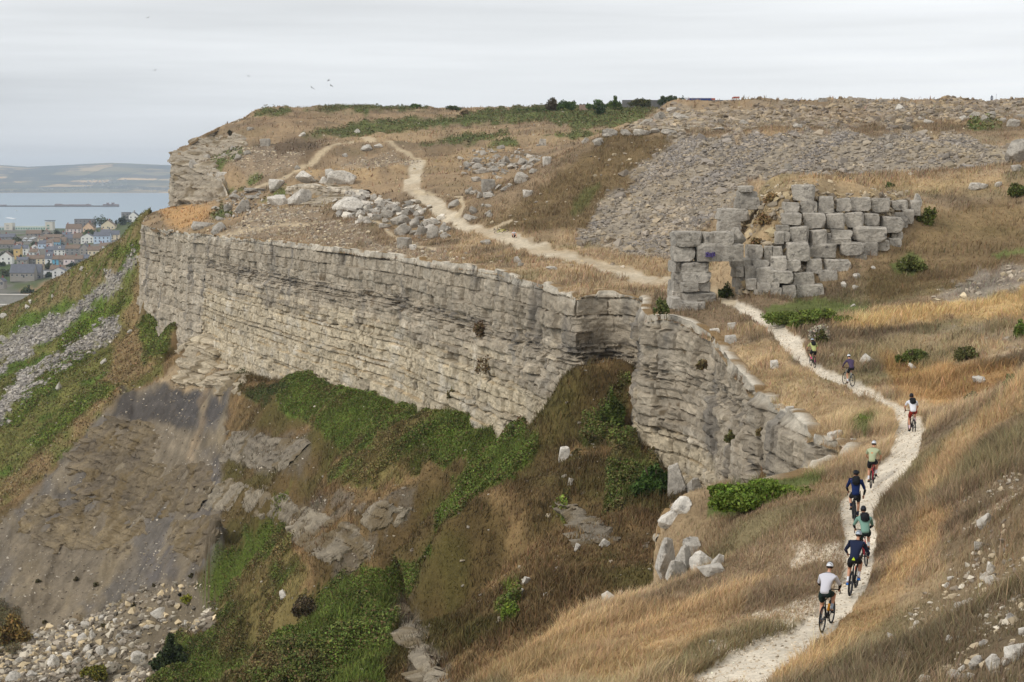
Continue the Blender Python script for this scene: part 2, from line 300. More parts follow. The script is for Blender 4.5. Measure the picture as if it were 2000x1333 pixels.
# light golden grass swathes, brown hollows
for pl, c_, a_ in (([(1420,690),(1500,660),(1560,720),(1640,760),(1740,800),(1750,840),(1600,850),(1560,800),(1480,760)], GOLD, .75), ([(1630,640),(1720,605),(1850,590),(2000,560),(2000,620),(1850,625),(1720,640)], S(205,170,110), .8),
  ([(1780,960),(1850,860),(2000,740),(2000,800),(1880,900),(1800,1000)], S(196,160,112), .7), ([(900,1333),(960,1280),(1100,1210),(1300,1170),(1500,1120),(1400,1220),(1250,1333)], S(186,150,100), .55),
  ([(1720,700),(1840,720),(1990,700),(1990,740),(1850,800),(1760,790)], S(170,126,64), .6), ([(300,405),(340,398),(430,392),(400,430),(330,440)], S(196,150,92), .9), ([(1480,345),(1750,345),(1950,345),(1990,370),(1800,375),(1600,360)], S(190,158,112), .6),
  ([(1810,420),(2000,390),(2000,520),(1900,560),(1700,590),(1690,520)], S(118,96,58), .6), ([(620,262),(800,248),(1000,262),(1200,245),(1250,252),(1000,290),(800,280),(650,280)], S(176,148,108), .7),
  ([(820,318),(900,300),(1000,290),(950,320),(850,335)], S(180,150,105), .5), ([(560,332),(700,318),(800,318),(790,335),(700,345),(600,345)], S(190,158,112), .8), ([(1500,1290),(1700,1160),(1800,1000),(1860,1000),(1750,1180),(1600,1333),(1510,1333)], S(180,146,98), .8),
  ([(950,270),(880,260),(800,285),(850,300),(940,285)], DBRN, .6), ([(500,285),(560,270),(640,275),(640,300),(560,330),(500,320)], S(98,80,60), .8), ([(540,245),(480,260),(520,225),(640,225),(600,245)], S(140,112,82), .6)):
    paint(SA, CA, MA, None, c_, zone(SA, pl, 12, 10, 30), a_)
# spoil heap flank, scree and rubble
spoil = zone(SA, [(950,445),(1100,335),(1190,268),(1312,264),(1290,310),(1240,400),(1140,462),(980,452)], 8, 8, 26, 180, 262); paint(SA, CA, MA, 'spoil', S(112,92,58), spoil, .85, .3)
paint(SA, CA, MA, None, S(92,96,44), zone(SA, [(1110,420),(1140,365),(1170,360),(1150,400),(1120,425)], 5, 6, 15, 180, 262), .7)
scree = zone(SA, [(1312,264),(1500,260),(1800,262),(2010,290),(2010,350),(1900,346),(1480,352),(1440,372),(1410,420),(1330,475),(1312,505),(1240,500),(1130,472),(1190,400),(1262,330)], 10, 22, 30, 168, 262); paint(SA, CA, MA, 'scree', SCREE, scree, .95, .3)
paint(SA, CA, MA, None, SCREET, zone(SA, [(1200,380),(1300,330),(1380,400),(1340,470),(1240,495),(1150,470)], 25, 25, 40, 168, 262) * sstep(-.2, .25, n2 + n1), .7)
scv = sstep(-.35, .3, fbm((x - .8 * y) / 5, (x + y) / 16, oct=4, seed=62)); paint(SA, CA, MA, None, S(152,138,116), scree * (1 - scv), .7); MA['screed'] = scree * (.12 + .88 * scv)
paint(SA, CA, MA, None, S(168,150,118), zone(SA, [(1750,265),(2000,265),(1990,300),(1850,330),(1760,300)], 10, 18, 40, 168, 262) * sstep(-.2, .3, fbm((x + y) / 6, y / 30, oct=3, seed=59)), .6)
rub = zone(SA, [(1215,252),(1290,215),(1400,203),(1700,196),(2010,196),(2010,240),(1860,245),(1700,252),(1500,258),(1240,262)], 5, 6, 24, 236, 420); paint(SA, CA, MA, 'rubble', S(150,134,112), rub, .9, .3)
paint(SA, CA, MA, None, BRN, rub * sstep(.0, .35, fbm(x / 10, y / 14, oct=3, seed=58)), .8)
for pl in ([(480,420),(600,410),(700,440),(740,480),(640,482),(520,470),(430,462),(470,440)], [(700,470),(850,485),(900,510),(780,500),(690,490)], [(560,360),(640,345),(700,352),(640,362)], [(820,318),(700,305),(640,312),(700,330)], [(430,300),(520,290),(600,300),(560,335),(480,340)]):
    r_ = zone(SA, pl, 8, 10, 22, 150, 460); paint(SA, CA, MA, 'stony', S(150,130,106), r_, .75, .25)
r_ = zone(SA, [(1480,352),(1560,352),(1720,370),(1790,388),(1700,395),(1540,390),(1520,460),(1500,500),(1440,500),(1440,430)], 6, 8, 20, 136, 170); paint(SA, CA, MA, 'stony', S(146,126,94), r_ * sstep(-.4, .1, n2), .7, .35)
for pl in ([(1900,960),(2010,900),(2010,1340),(1600,1340),(1740,1260),(1830,1150)],):
    r_ = zone(SA, pl, 14, 22, 50, 24, 60) * sstep(-.25, .35, fbm(x / 1.4, y / 2.2, oct=3, seed=60)); paint(SA, CA, MA, 'bankrock', S(150,132,106), r_, .5, .25)
    paint(SA, CA, MA, 'bank', S(98,82,58), zone(SA, pl, 14, 22, 50, 24, 60), .5, .25)
r_ = zone(SA, [(1800,660),(1860,640),(1990,650),(1990,690),(1880,690)], 8, 10, 20, 90, 118); paint(SA, CA, MA, 'stony', S(160,142,116), r_ * sstep(-.2, .2, n2), .7, .2)
r_ = zone(SA, [(1830,580),(1900,535),(2010,515),(2010,560),(1900,585)], 8, 10, 20, 110, 134); paint(SA, CA, MA, 'stony', S(146,136,124), r_, .75, .2)
# green scrub on the plateau
GZ = [([(590,266),(640,250),(760,234),(930,224),(1000,212),(1080,210),(1250,205),(1330,198),(1330,210),(1270,222),(1225,245),(1000,240),(900,242),(800,254),(700,262)], 330, 700), ([(490,228),(520,214),(560,213),(572,222),(530,228)], 400, 700), ([(580,216),(640,208),(720,204),(830,204),(860,212),(720,220)], 420, 900), ([(820,288),(880,268),(940,262),(990,256),(1000,268),(920,284)], 300, 700),
 ([(950,290),(990,275),(1015,285),(1000,292)], 250, 600), ([(1060,265),(1120,255),(1190,250),(1180,262),(1120,270)], 250, 600), ([(400,330),(440,298),(470,294),(475,305),(440,318),(425,332)], 300, 600), ([(510,390),(545,368),(562,360),(560,378),(530,392)], 250, 420), ([(395,378),(440,362),(475,362),(440,375),(400,385)], 300, 460), ([(480,350),(500,330),(520,340),(500,352)], 250, 460), ([(405,420),(430,405),(450,410),(450,425),(420,430)], 200, 420),
 ([(1490,600),(1560,588),(1640,590),(1720,600),(1640,615),(1580,630),(1530,640),(1500,625)], 100, 135), ([(1380,1000),(1400,965),(1450,930),(1500,908),(1560,912),(1608,930),(1600,945),(1540,965),(1450,1005),(1390,1015)], 60, 90), ([(1650,840),(1690,815),(1720,820),(1690,850)], 60, 110), ([(1880,250),(1900,240),(1950,238),(1955,248),(1890,254)], 200, 300), ([(1740,520),(1780,495),(1810,510),(1790,540),(1750,545)], 120, 145), ([(1940,500),(2010,485),(2010,500),(1950,508)], 120, 150)]
for i, (pl, a_, b_) in enumerate(GZ):
    z_ = zone(SA, pl, 4, 5, 14, a_, b_, seed=i); paint(SA, CA, MA, 'green', GRN, z_, .92, .35, i)
CA = mix(CA, (CA @ np.array([.3, .59, .11]))[..., None] * np.array([1.06, 1.0, .86]), .14 + 0 * x); CA *= (1 - .14 * far * (1 - np.maximum(scree, rub)) * (1 + .8 * fbm(x / 12, y / 20, oct=3, seed=61)))[..., None]; CG = CA.copy()                                    # what grows there, without the worn stone
# the white path
PTH = zone(SA, [(1488,1340),(1560,1285),(1620,1232),(1662,1190),(1695,1140),(1706,1100),(1712,1040),(1707,1005),(1717,985),(1760,930),(1795,880),(1806,842),(1800,824),(1770,803),(1720,773),(1680,748),(1640,732),(1602,716),(1580,698),(1566,682),(1572,666),(1540,650),(1500,618),(1470,600),(1432,583),(1410,588),(1470,622),(1508,655),(1550,702),(1580,722),(1620,742),(1670,766),(1720,790),(1746,810),(1752,830),(1748,860),(1738,884),(1722,904),(1690,938),(1660,960),(1636,985),(1640,1010),(1648,1045),(1650,1090),(1640,1130),(1622,1165),(1580,1200),(1530,1232),(1490,1236),(1415,1278),(1310,1340)], 3, 4, 10, 30, 145)
stone = zone(SA, [(1550,1065),(1630,995),(1665,1090),(1600,1205),(1500,1245),(1400,1320),(1300,1340),(1410,1240),(1480,1160)], 10, 14, 26, 30, 75) * sstep(-.12, .22, n3 + .5 * n2)
stone = np.maximum(stone, zone(SA, [(1570,1072),(1640,1050),(1665,1100),(1640,1150),(1560,1205),(1480,1245),(1400,1285),(1440,1235),(1530,1170),(1585,1110)], 8, 10, 20, 30, 75) * sstep(-.42, -.05, n3 + .5 * n2))
P2_ = zone(SA, [(1312,546),(1200,519),(1100,487),(1030,470),(960,450),(900,430),(870,405),(832,375),(815,350),(832,325),(825,318),(802,322),(796,345),(786,368),(815,395),(840,415),(870,438),(930,462),(1000,482),(1080,502),(1150,522),(1230,546),(1312,562)], 4, 5, 14, 140, 420)
P3_ = np.maximum.reduce([zone(SA, pl, 2, 2, 10, a_, b_, line=w_) for pl, w_, a_, b_ in (([(830,318),(800,302),(760,285),(705,269)], 3, 300, 500), ([(812,372),(850,380),(885,388),(905,400),(905,412),(892,428)], 4, 200, 320), ([(1312,555),(1400,575),(1430,590)], 9, 120, 160), ([(690,275),(640,300),(560,345),(500,372)], 3, 250, 470), ([(700,430),(740,445),(780,470),(850,492)], 3, 180, 280), ([(430,462),(500,448),(600,440),(700,428)], 2, 200, 320), ([(960,452),(1000,432)], 3, 180, 260))])
fl = zone(SA, [(1080,478),(1200,498),(1312,515),(1312,562),(1230,546),(1100,500)], 8, 10, 30, 140, 200)
paint(SA, CA, MA, None, S(158,134,98), fl, .6)
paint(SA, CA, MA, 'path', PATH, PTH, .97, .16); paint(SA, CA, MA, 'chips', PATH, stone, .7, .12)
paint(SA, CA, MA, 'path', S(198,184,160), P2_ * (.55 + .45 * sstep(-.4, .2, n2)), .9, .2); paint(SA, CA, MA, 'path', S(190,172,142), P3_, .75, .15)
MA['trail'] = np.maximum(PTH, np.maximum(.9 * P2_, .6 * P3_))
CA *= (1 + .22 * n3 * (1 - MA['path'] * .6))[..., None]
SA.Z -= .12 * PTH + .05 * stone
_ed = np.abs(sdist(SA.X, SA.YY, EDGE3[:, :2], False)); SA.Z -= .45 * np.exp(-(_ed / 1.1) ** 2)
# lower slopes
x, y = SB.X, SB.YY
m1 = fbm(x / 18, y / 18, oct=4, seed=80); m2 = fbm((x + .6 * y) / 5, (y - .6 * x) / 12, oct=4, seed=81); m3 = fbm(x / 1.2, y / 1.8, oct=3, seed=82)
CB = mix(np.broadcast_to(S(132,108,76), x.shape + (3,)), S(98,82,52), sstep(-.3, .4, m1 + .6 * m2)); CB = mix(CB, S(92,88,46), .55 * sstep(.05, .4, m2)); CB = mix(CB, S(160,132,92), .45 * sstep(.15, .5, -m2 + .3 * m3))
MB_ = {}
hillz = zone(SB, [(310,400),(275,430),(272,640),(330,640),(320,720),(240,770),(130,880),(-90,1090),(-90,600)], 6, 5, 14, 262, 480)
paint(SB, CB, MB_, 'hillgrass', S(104,106,54), hillz, .85, .3); paint(SB, CB, MB_, None, S(84,104,40), hillz * sstep(-.1, .3, m2), .8, .3)
paint(SB, CB, MB_, None, S(140,116,84), zone(SB, [(275,500),(275,640),(330,650),(310,710),(160,850),(-20,1010),(-20,960),(130,850),(210,740),(240,640)], 12, 14, 40, 262, 400) * sstep(-.5, .2, m2 + .4), .85, .25)
paint(SB, CB, MB_, None, S(130,110,80), zone(SB, [(310,400),(275,430),(272,500),(200,560),(100,600),(0,640),(0,600),(150,520)], 8, 10, 30, 300, 480) * sstep(-.3, .2, m2 + m3), .8, .25)
for pl in ([(262,500),(200,555),(150,590),(90,628),(-10,680),(-10,730),(60,688),(110,655),(170,605),(240,550)], [(230,622),(190,635),(130,680),(60,738),(-10,790),(-10,840),(70,765),(120,722),(180,685),(228,655)], [(30,740),(60,715),(50,735),(30,755)]):
    paint(SB, CB, MB_, 'streak', S(148,140,130), zone(SB, pl, 6, 12, 26, 262, 480) * sstep(-.5, .05, m2 + .5 * m3 + .15), .9, .3)
for pl in ([(270,640),(300,600),(330,610),(335,650),(320,690),(285,700)], [(240,745),(200,745),(130,790),(60,870),(90,870),(170,800),(225,765)], [(240,570),(180,610),(130,650),(110,690),(170,660),(240,600)], [(130,700),(60,760),(10,830),(40,830),(120,740),(180,690)], [(270,475),(230,490),(200,510),(240,500),(275,490)]):
    paint(SB, CB, MB_, 'hgreen', BGRN, zone(SB, pl, 8, 10, 26, 262, 480), .8, .3)
mudz = zone(SB, [(-20,1045),(60,962),(130,883),(240,770),(300,740),(455,750),(440,800),(430,1000),(440,1060),(380,1130),(260,1170),(150,1215),(-20,1290)], 6, 6, 20, 190, 300)
paint(SB, CB, MB_, 'mud', S(126,114,96), mudz, 1, .2); paint(SB, CB, MB_, None, S(104,99,94), mudz * sstep(-.1, .3, fbm((x + .4 * y) / 7, y / 40, oct=4, seed=83)), .7, .15)
for pl, c_ in (([(240,770),(300,758),(440,765),(440,830),(400,850),(300,830),(210,820)], S(80,76,74)), ([(300,1170),(280,1090),(330,1060),(400,900),(420,850),(430,980),(390,1100),(330,1150),(260,1180),(160,1210)], S(98,92,88)), ([(20,1060),(200,1010),(260,1080),(200,1180),(60,1200)], S(122,110,92))):
    paint(SB, CB, MB_, None, c_, zone(SB, pl, 10, 12, 30, 190, 300), .85, .15)
paint(SB, CB, MB_, None, S(176,154,122), zone(SB, [(300,745),(400,640),(455,735),(430,770),(380,755),(330,765)], 6, 10, 20, 240, 300), .9, .2); paint(SB, CB, MB_, None, S(150,130,104), zone(SB, [(400,760),(395,830),(370,900)], 6, 6, 20, 230, 300, line=7), .6)
paint(SB, CB, MB_, 'boul', S(128,116,98), zone(SB, [(-20,1285),(60,1245),(150,1215),(260,1172),(380,1130),(420,1180),(420,1230),(330,1262),(300,1340),(-20,1340)], 8, 12, 26, 150, 240), .9, .25)
GB = [[(540,745),(640,725),(700,752),(800,772),(930,788),(985,825),(1050,850),(1052,890),(1000,935),(930,965),(870,1015),(842,1045),(848,1000),(890,950),(900,905),(850,905),(800,925),(740,950),(700,962),(640,952),(630,930),(662,880),(610,835),(560,805)], [(560,1030),(510,1022),(430,1090),(385,1140),(420,1180),(415,1240),(330,1262),(290,1345),(745,1345),(770,1260),(775,1180),(850,1060),(800,1090),(720,1115),(640,1140),(590,1160),(600,1120)],
 [(1190,820),(1260,885),(1290,900),(1260,960),(1200,990),(1170,1010),(1190,940)], [(1215,730),(1228,790),(1180,860),(1120,900),(1150,830)], [(465,740),(500,750),(560,770),(520,785),(460,770)], [(1080,1000),(1110,940),(1120,960),(1100,1010)], [(970,1215),(985,1160),(1010,1165),(1005,1215)], [(530,985),(570,940),(575,975),(550,1000)], [(-20,1180),(40,1200),(60,1260),(0,1285),(-20,1290)]]
for i, pl in enumerate(GB):
    paint(SB, CB, MB_, 'green', (S(100,116,50), S(96,110,48), GRN, GRN, DGRN, BGRN, BGRN, BGRN, OLV)[i], zone(SB, pl, 6, 14, 30, 60, 270, seed=20 + i) * (.35 + .65 * sstep(-.45, -.05, m2 + .4 * m3)), .92, .4, i)
for pl in ([(560,1000),(640,960),(740,975),(820,940),(800,1010),(720,1095),(660,1120),(600,1060)], [(430,840),(600,850),(610,900),(590,930),(470,910),(430,880)], [(770,1180),(800,1170),(880,1333),(800,1333)]):
    paint(SB, CB, MB_, 'rockface', S(112,102,88), zone(SB, pl, 8, 14, 30, 80, 260) * sstep(-.4, .1, m2 + m3), .75, .25)
bedz = vnoise(SB.Z0 / .55 + .4 * m2, x / 60, seed=88); rill = fbm((x - .3 * y) / .9, y / 22, oct=4, seed=89, gain=.65)
CB = mix(CB, CB * (1 + .16 * bedz + .30 * rill)[..., None], mudz); CB = mix(CB, S(150,134,106), .5 * mudz * sstep(.05, .4, fbm(x / 5, y / 9, oct=4, seed=90)))
CB *= (1 + .25 * m3)[..., None]
CG = np.clip(CG * (1 + .2 * n3)[..., None], .004, .9); CA = np.clip(CA, .004, .9); CB = np.clip(CB * (.86 + .14 * np.maximum(hillz, MB_['green']))[..., None], .004, .9)  # lower slope colour dimmed as shade of ground facing away from light, green and hillside spared
# ledges in the mud scarp and gullies running down it
x, y = SB.X, SB.YY
SB.Z += mudz * (.7 * fbm(x / 3.0, y / 30, oct=4, seed=85) + 1.5 * np.abs(fbm(x / 6.5 + y / 60, y / 60, oct=4, seed=86)) + .35 * fbm(x / 1.1, y / 2.2, oct=3, seed=87))

def sheet_mesh(name, s, C, keep, m, split=None):
    nr, nu = s.X.shape; V = np.stack([s.X, s.YY, s.Z], -1).reshape(-1, 3); idx = np.arange(nr * nu).reshape(nr, nu)
    F = np.stack([idx[:-1, :-1], idx[:-1, 1:], idx[1:, 1:], idx[1:, :-1]], -1).reshape(-1, 4)
    cx = V[F[:, 0], 0] * .5 + V[F[:, 2], 0] * .5; cy = V[F[:, 0], 1] * .5 + V[F[:, 2], 1] * .5
    k = keep(cx, cy); outs = []
    parts = [(name, k)] if split is None else [(name, k & ~split[1](F)), (split[0], k & split[1](F))]
    for nm, kk in parts:
        f = F[kk]; used = np.unique(f); rm = np.full(len(V), -1, np.int32); rm[used] = np.arange(len(used))
        o = link(nm, np_mesh(nm, V[used], rm[f], C.reshape(-1, 3)[used], True), None, m); o['kind'] = 'structure'; outs.append(o)
    return outs
m_ground = mat("ground cover", attr=True, rough=.95, spec=.1, noise=((1.9, .82, 1.18), (9, .85, 1.15)), bump=((2.2, .12), (9, .05)))
inA = lambda X, Y: inpoly(X, Y, OUTLINE)
trail = MA['trail'].ravel()
sheet_mesh("ground", SA, CA, inA, m_ground, ("path", lambda F: trail[F].mean(1) > .5))
under = inpoly(SB.X, SB.YY, OUTLINE); SB.Z = np.where(under, np.minimum(SB.Z, zat(SA, SB.X, SB.YY) - np.where(SB.YY > 84, 4, .9)), SB.Z)
sheet_mesh("slope", SB, CB, lambda X, Y: X < 1e9, m_ground)

# ------------------------------------------------------------------ cliffs: bedded, jointed limestone faces
m_cliff = mat("bedded limestone", attr=True, rough=.92, spec=.12, noise=((1.3, .86, 1.14), (6, .84, 1.16), (18, .9, 1.1)), bump=((3.5, .14), (14, .04)))
C_GREY, C_CREAM, C_PALE, C_DARK, C_OCH = S(176,163,143), S(202,187,160), S(212,202,184), S(96,93,92), S(196,164,112)
def bedded(name, top, height, res=.12, seed=1, lean=.07, dark_at=5.6, cream=.38, cap=True, kind='structure', tint=1.0, layer=(.2, .95), pocks=True, capw=1.0, colm=0, massive=False, macro=1.0, Zlow=None, corner=.9, rough=1.0, hug=None):
    """A rock face hung from a top edge (3-D points, outward side to the right of travel): beds, joints, blocks, hollows."""
    rg = np.random.default_rng(seed); top = np.asarray(top, float)
    seg = np.linalg.norm(np.diff(top, axis=0), axis=1); acc = np.concatenate([[0], np.cumsum(seg)])
    n = max(8, int(acc[-1] / res)); s = np.linspace(0, acc[-1], n)
    P = np.stack([np.interp(s, acc, top[:, k]) for k in range(3)], -1); H = np.interp(s, acc, np.broadcast_to(height, (len(top),)))
    k = max(1, int(corner / res)); ker = np.hanning(2 * k + 3)[1:-1]; ker /= ker.sum()
    Pp = np.concatenate([np.repeat(P[:1], k, 0), P, np.repeat(P[-1:], k, 0)]); 
    if k > 1: P = np.stack([np.convolve(Pp[:, c], ker, 'valid') for c in range(3)], -1)
    if hug is not None: H = H * (.8 + .45 * fbm(s / 2.2, 0 * s, oct=3, seed=seed + 40)); P[:, 2] = zat(hug, P[:, 0], P[:, 1]) + H; H = H + 2.5
    if hug is None and massive: P[:, 2] -= .30 * sstep(.0, .12, fbm(s / 4.5, 0 * s, oct=3, seed=seed + 41)) * sstep(-.2, .1, fbm(s / 1.6, 0 * s + 5, oct=2, seed=seed + 42))
    T = np.gradient(P[:, :2], axis=0); kn = max(3, int(2.2 / res)); kr = np.ones(2 * kn + 1) / (2 * kn + 1)
    Tn = np.stack([np.convolve(np.pad(T[:, c], kn, mode='edge'), kr, 'valid') for c in (0, 1)], -1); Tn /= np.linalg.norm(Tn, axis=1)[:, None] + 1e-9
    N = np.stack([Tn[:, 1], -Tn[:, 0]], -1)
    Hm = H.max(); t = np.arange(0, Hm + res, res); SS, TT = np.meshgrid(s, t)
    # beds
    b = [0.0]; 
    while b[-1] < Hm + 18: b.append(b[-1] + (rg.uniform(*layer) if not massive else (rg.uniform(.9, 1.3) if b[-1] < .5 else rg.uniform(.8, 1.7) if b[-1] < dark_at - 1.2 else rg.uniform(.16, .34) if b[-1] < dark_at + .9 else rg.uniform(.35, .85) if b[-1] < dark_at + 4.5 else rg.uniform(.5, 1.7))))
    b = np.array(b); dip = .3 * fbm(SS / 60, 0 * SS, oct=2, seed=seed + 5) + .035 * fbm(SS / 1.2, TT / 2, oct=2, seed=seed + 45); Tb = np.maximum(TT + np.clip(P[:, 2].max() - P[:, 2], 0, 12) + dip, 0); Tb = np.where(Tb < Tb.max() + 9, Tb, 0)
    Li = np.clip(np.searchsorted(b, Tb, side='right') - 1, 0, len(b) - 2); dT = np.minimum(Tb - b[Li], b[Li + 1] - Tb); dT = np.where(Tb - b[Li] < .001, 9, dT)
    off = np.zeros(SS.shape); colr = np.zeros(SS.shape); joint = np.full(SS.shape, 9.0); sid = np.zeros(SS.shape)
    lay = rg.uniform(-.13, .13, len(b)) * rough
    for li in range(len(b) - 1):
        m = Li == li
        if not m.any(): continue
        th = b[li + 1] - b[li]; wmin, wmax = .6 + .9 * th, 2.0 + 2.2 * th
        js = np.cumsum(rg.uniform(wmin, wmax, int(acc[-1] / wmin) + 4)) - rg.uniform(0, 3)
        sw = SS[m] + .12 * fbm(SS[m] / .8, TT[m] / .8, oct=2, seed=seed + 8)
        ji = np.searchsorted(js, sw); bo = rg.uniform(-1, 1, len(js) + 2); co = rg.uniform(-1, 1, len(js) + 2); jd = np.where(rg.random(len(js) + 2) < .6, 1, 6.0)
        off[m] = lay[li] + .16 * fbm(SS[m] / 7, li * 3.7 + 0 * SS[m], oct=2, seed=seed + 30) + .17 * rough * bo[ji] * (1 + (rg.random() < .3)); colr[m] = co[ji] * .6 + .65 * rg.uniform(-1, 1)
        jl = np.concatenate([[-9], js, [1e9]]); d = np.minimum(np.abs(sw - jl[ji]) * jd[ji], np.abs(jl[ji + 1] - sw) * jd[np.minimum(ji + 1, len(jd) - 1)]); joint[m] = d
        sid[m] = ji
    # master joints and fallen bays
    for _ in range(int(acc[-1] / 3.2)):
        s0 = rg.uniform(0, acc[-1]); t0 = -1 if rg.random() < .5 else rg.uniform(0, Hm * .8); t1 = t0 + rg.uniform(3, 11)
        ss = s0 + .35 * fbm(t / 2.5, 0 * t, oct=2, seed=int(s0 * 10) % 997); dd = np.abs(SS - ss[:, None]); on = (TT > t0) & (TT < t1)
        off -= np.where(on, 1.0 * np.exp(-(dd / (.10 + .16 * rg.random())) ** 2), 0)
        if rg.random() < .6:
            sgn = rg.choice([-1, 1]); wd = rg.uniform(2, 7); off += np.where(on & ((SS - ss[:, None]) * sgn > 0) & ((SS - ss[:, None]) * sgn < wd), rg.uniform(-.4, .35) * rough * (1 if macro > .8 else .6), 0)
    mac = macro * (.8 * fbm(SS / 16, TT / 30, oct=3, seed=seed + 1) + .45 * fbm(SS / 4.5, TT / 9, oct=3, seed=seed + 2) * rough)
    mac = mac + colm * (np.abs(fbm(SS / 3.2, TT / 14, oct=3, seed=seed + 50)) * 1.6 - .3)
    gap = rg.uniform(0, 1, len(b))[Li]; gr = (.12 + .55 * (gap > .55)) * np.exp(-(dT / .075) ** 2) * (.35 + .65 * sstep(-.25, .15, fbm(SS / 3, Li * 7.3, oct=2, seed=seed + 3)))
    jg = .36 * np.exp(-(joint / .07) ** 2)
    fine = .12 * fbm(SS / .5, TT / .4, oct=3, seed=seed + 4) + .13 * fbm(SS / 1.4, TT / .7, oct=3, seed=seed + 14) + .10 * fbm(SS / .9, TT / .22, oct=2, seed=seed + 46)
    lower = sstep(cream * Hm * .8, cream * Hm * 1.25, TT + 1.6 * fbm(SS / 9, TT / 3, oct=3, seed=seed + 6))
    fine += -.16 * rough * lower * np.abs(fbm(SS / .45, TT / 1.1, oct=2, seed=seed + 15))       # ribbed, honeycombed lower beds
    pk = np.zeros(SS.shape)
    if pocks:
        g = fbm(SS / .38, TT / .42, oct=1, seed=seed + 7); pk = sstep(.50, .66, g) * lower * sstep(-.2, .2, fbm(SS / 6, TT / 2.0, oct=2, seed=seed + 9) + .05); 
    db = np.exp(-((Tb - dark_at) / .75) ** 2) * sstep(-.5, .0, fbm(SS / 14, 0 * SS, oct=2, seed=seed + 10)); 
    slat = db * (.18 * vnoise(SS / 1.2, TT / .16, seed=seed + 11) - .30)
    D = mac + off + fine + slat - gr - jg - .32 * pk + lean * TT
    topblend = sstep(0, .8, TT); D = D * (.25 + .75 * topblend) - .08 * (1 - topblend)
    c = mix(np.broadcast_to(C_GREY, SS.shape + (3,)), C_CREAM, sstep(.15, .85, lower * .9 + .25 * colr + .35 * fbm(SS / 5, TT / 2, oct=3, seed=seed + 12)))
    c = mix(c, C_PALE, sstep(.1, .6, fbm(SS / 2.6, TT / 1.6, oct=3, seed=seed + 16)) * (.3 + .5 * lower)); c = mix(c, C_DARK, .6 * db * sstep(-.1, .5, vnoise(SS / 2, TT / .22, seed=seed + 17)))
    c = mix(c, C_PALE, .7 * sstep(.75, .15, TT + .3 * fbm(SS / 1.5, TT, oct=2, seed=seed + 60)))
    c = mix(c, C_OCH, .55 * lower * sstep(.16, .02, dT) * sstep(-.1, .4, fbm(SS / 4, TT / 2, oct=2, seed=seed + 18)))
    c = mix(c, S(104,102,100), .55 * sstep(.18, .6, fbm(SS / 2.2, TT / 7, oct=3, seed=seed + 19)) * (1 - .5 * lower))       # water-stained streaks
    c = mix(c, S(102,84,58), .8 * sstep(.36, .5, fbm(SS / 1.6, TT / 1.0, oct=3, seed=seed + 20)) * sstep(.1, .5, fbm(SS / 9, TT / 6, oct=2, seed=seed + 21)))    # dry plants on ledges
    c = c * (1 + .22 * colr)[..., None] * (1 + .42 * fbm(SS / .7, TT / .4, oct=4, seed=seed + 22, gain=.7))[..., None] * tint
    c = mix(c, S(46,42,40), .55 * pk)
    X = P[:, 0] + N[:, 0] * D; Y = P[:, 1] + N[:, 1] * D; Z = P[:, 2] - TT + 0 * X
    if cap:                                       # the lip and the first metres of turf behind it
        ins = np.array([1.5, .8, .3, .08]) * capw; cx = P[:, 0] - N[:, 0] * ins[:, None]; cy = P[:, 1] - N[:, 1] * ins[:, None]
        cz = P[:, 2] + np.array([-.55, .05, .10, .06])[:, None] + .10 * fbm(s / 1.1, ins[:, None] * 2, oct=2, seed=seed + 23) * np.array([1, 1, 1, .6])[:, None]
        if hug is not None: cz = P[:, 2] + np.array([.25, .2, .12, .05])[:, None] + .25 * fbm(s / 1.2, ins[:, None], oct=2, seed=seed + 23)
        cc = mix(np.broadcast_to(S(150,124,88) * tint, cx.shape + (3,)), C_PALE, np.clip(sstep(-.15, .25, fbm(s / 2.2, 0 * s, oct=3, seed=seed + 24)) * np.array([.0, .15, .8, 1])[:, None], 0, 1))
        X = np.concatenate([cx, X]); Y = np.concatenate([cy, Y]); Z = np.concatenate([cz, Z]); c = np.concatenate([cc, c]); TT = np.concatenate([np.full(cx.shape, -1.), TT]); HH = np.broadcast_to(H, TT.shape)
    else: HH = np.broadcast_to(H, TT.shape)
    nr, nu = X.shape; V = np.stack([X, Y, Z], -1).reshape(-1, 3); idx = np.arange(nr * nu).reshape(nr, nu)
    F = np.stack([idx[:-1, :-1], idx[1:, :-1], idx[1:, 1:], idx[:-1, 1:]], -1).reshape(-1, 4)
    kf = (TT < HH + .01).reshape(-1)[F].all(1)
    if Zlow is not None:
        zl = zat(Zlow, V[:, 0], np.maximum(V[:, 1], 1)); kf &= (V[:, 2] > zl - 2.5)[F].any(1)
    F = F[kf]; used = np.unique(F); rm = np.full(len(V), -1, np.int32); rm[used] = np.arange(len(used))
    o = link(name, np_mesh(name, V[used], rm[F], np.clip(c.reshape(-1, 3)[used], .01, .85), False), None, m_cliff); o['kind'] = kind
    return o
EH = np.array([q[3] for q in EDGE], float)
iC, iR = 19, 44                                    # the near end of the headland, the recess in front of the arch
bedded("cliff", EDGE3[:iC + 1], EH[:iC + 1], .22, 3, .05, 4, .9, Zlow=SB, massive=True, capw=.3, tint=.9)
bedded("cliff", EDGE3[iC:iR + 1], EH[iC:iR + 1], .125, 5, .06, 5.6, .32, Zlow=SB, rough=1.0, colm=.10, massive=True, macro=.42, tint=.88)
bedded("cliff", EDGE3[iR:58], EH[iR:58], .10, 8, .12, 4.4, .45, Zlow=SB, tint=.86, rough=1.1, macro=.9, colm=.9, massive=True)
bedded("cliff", EDGE3[57:], EH[57:], .11, 9, .08, 30, .3, Zlow=SB)
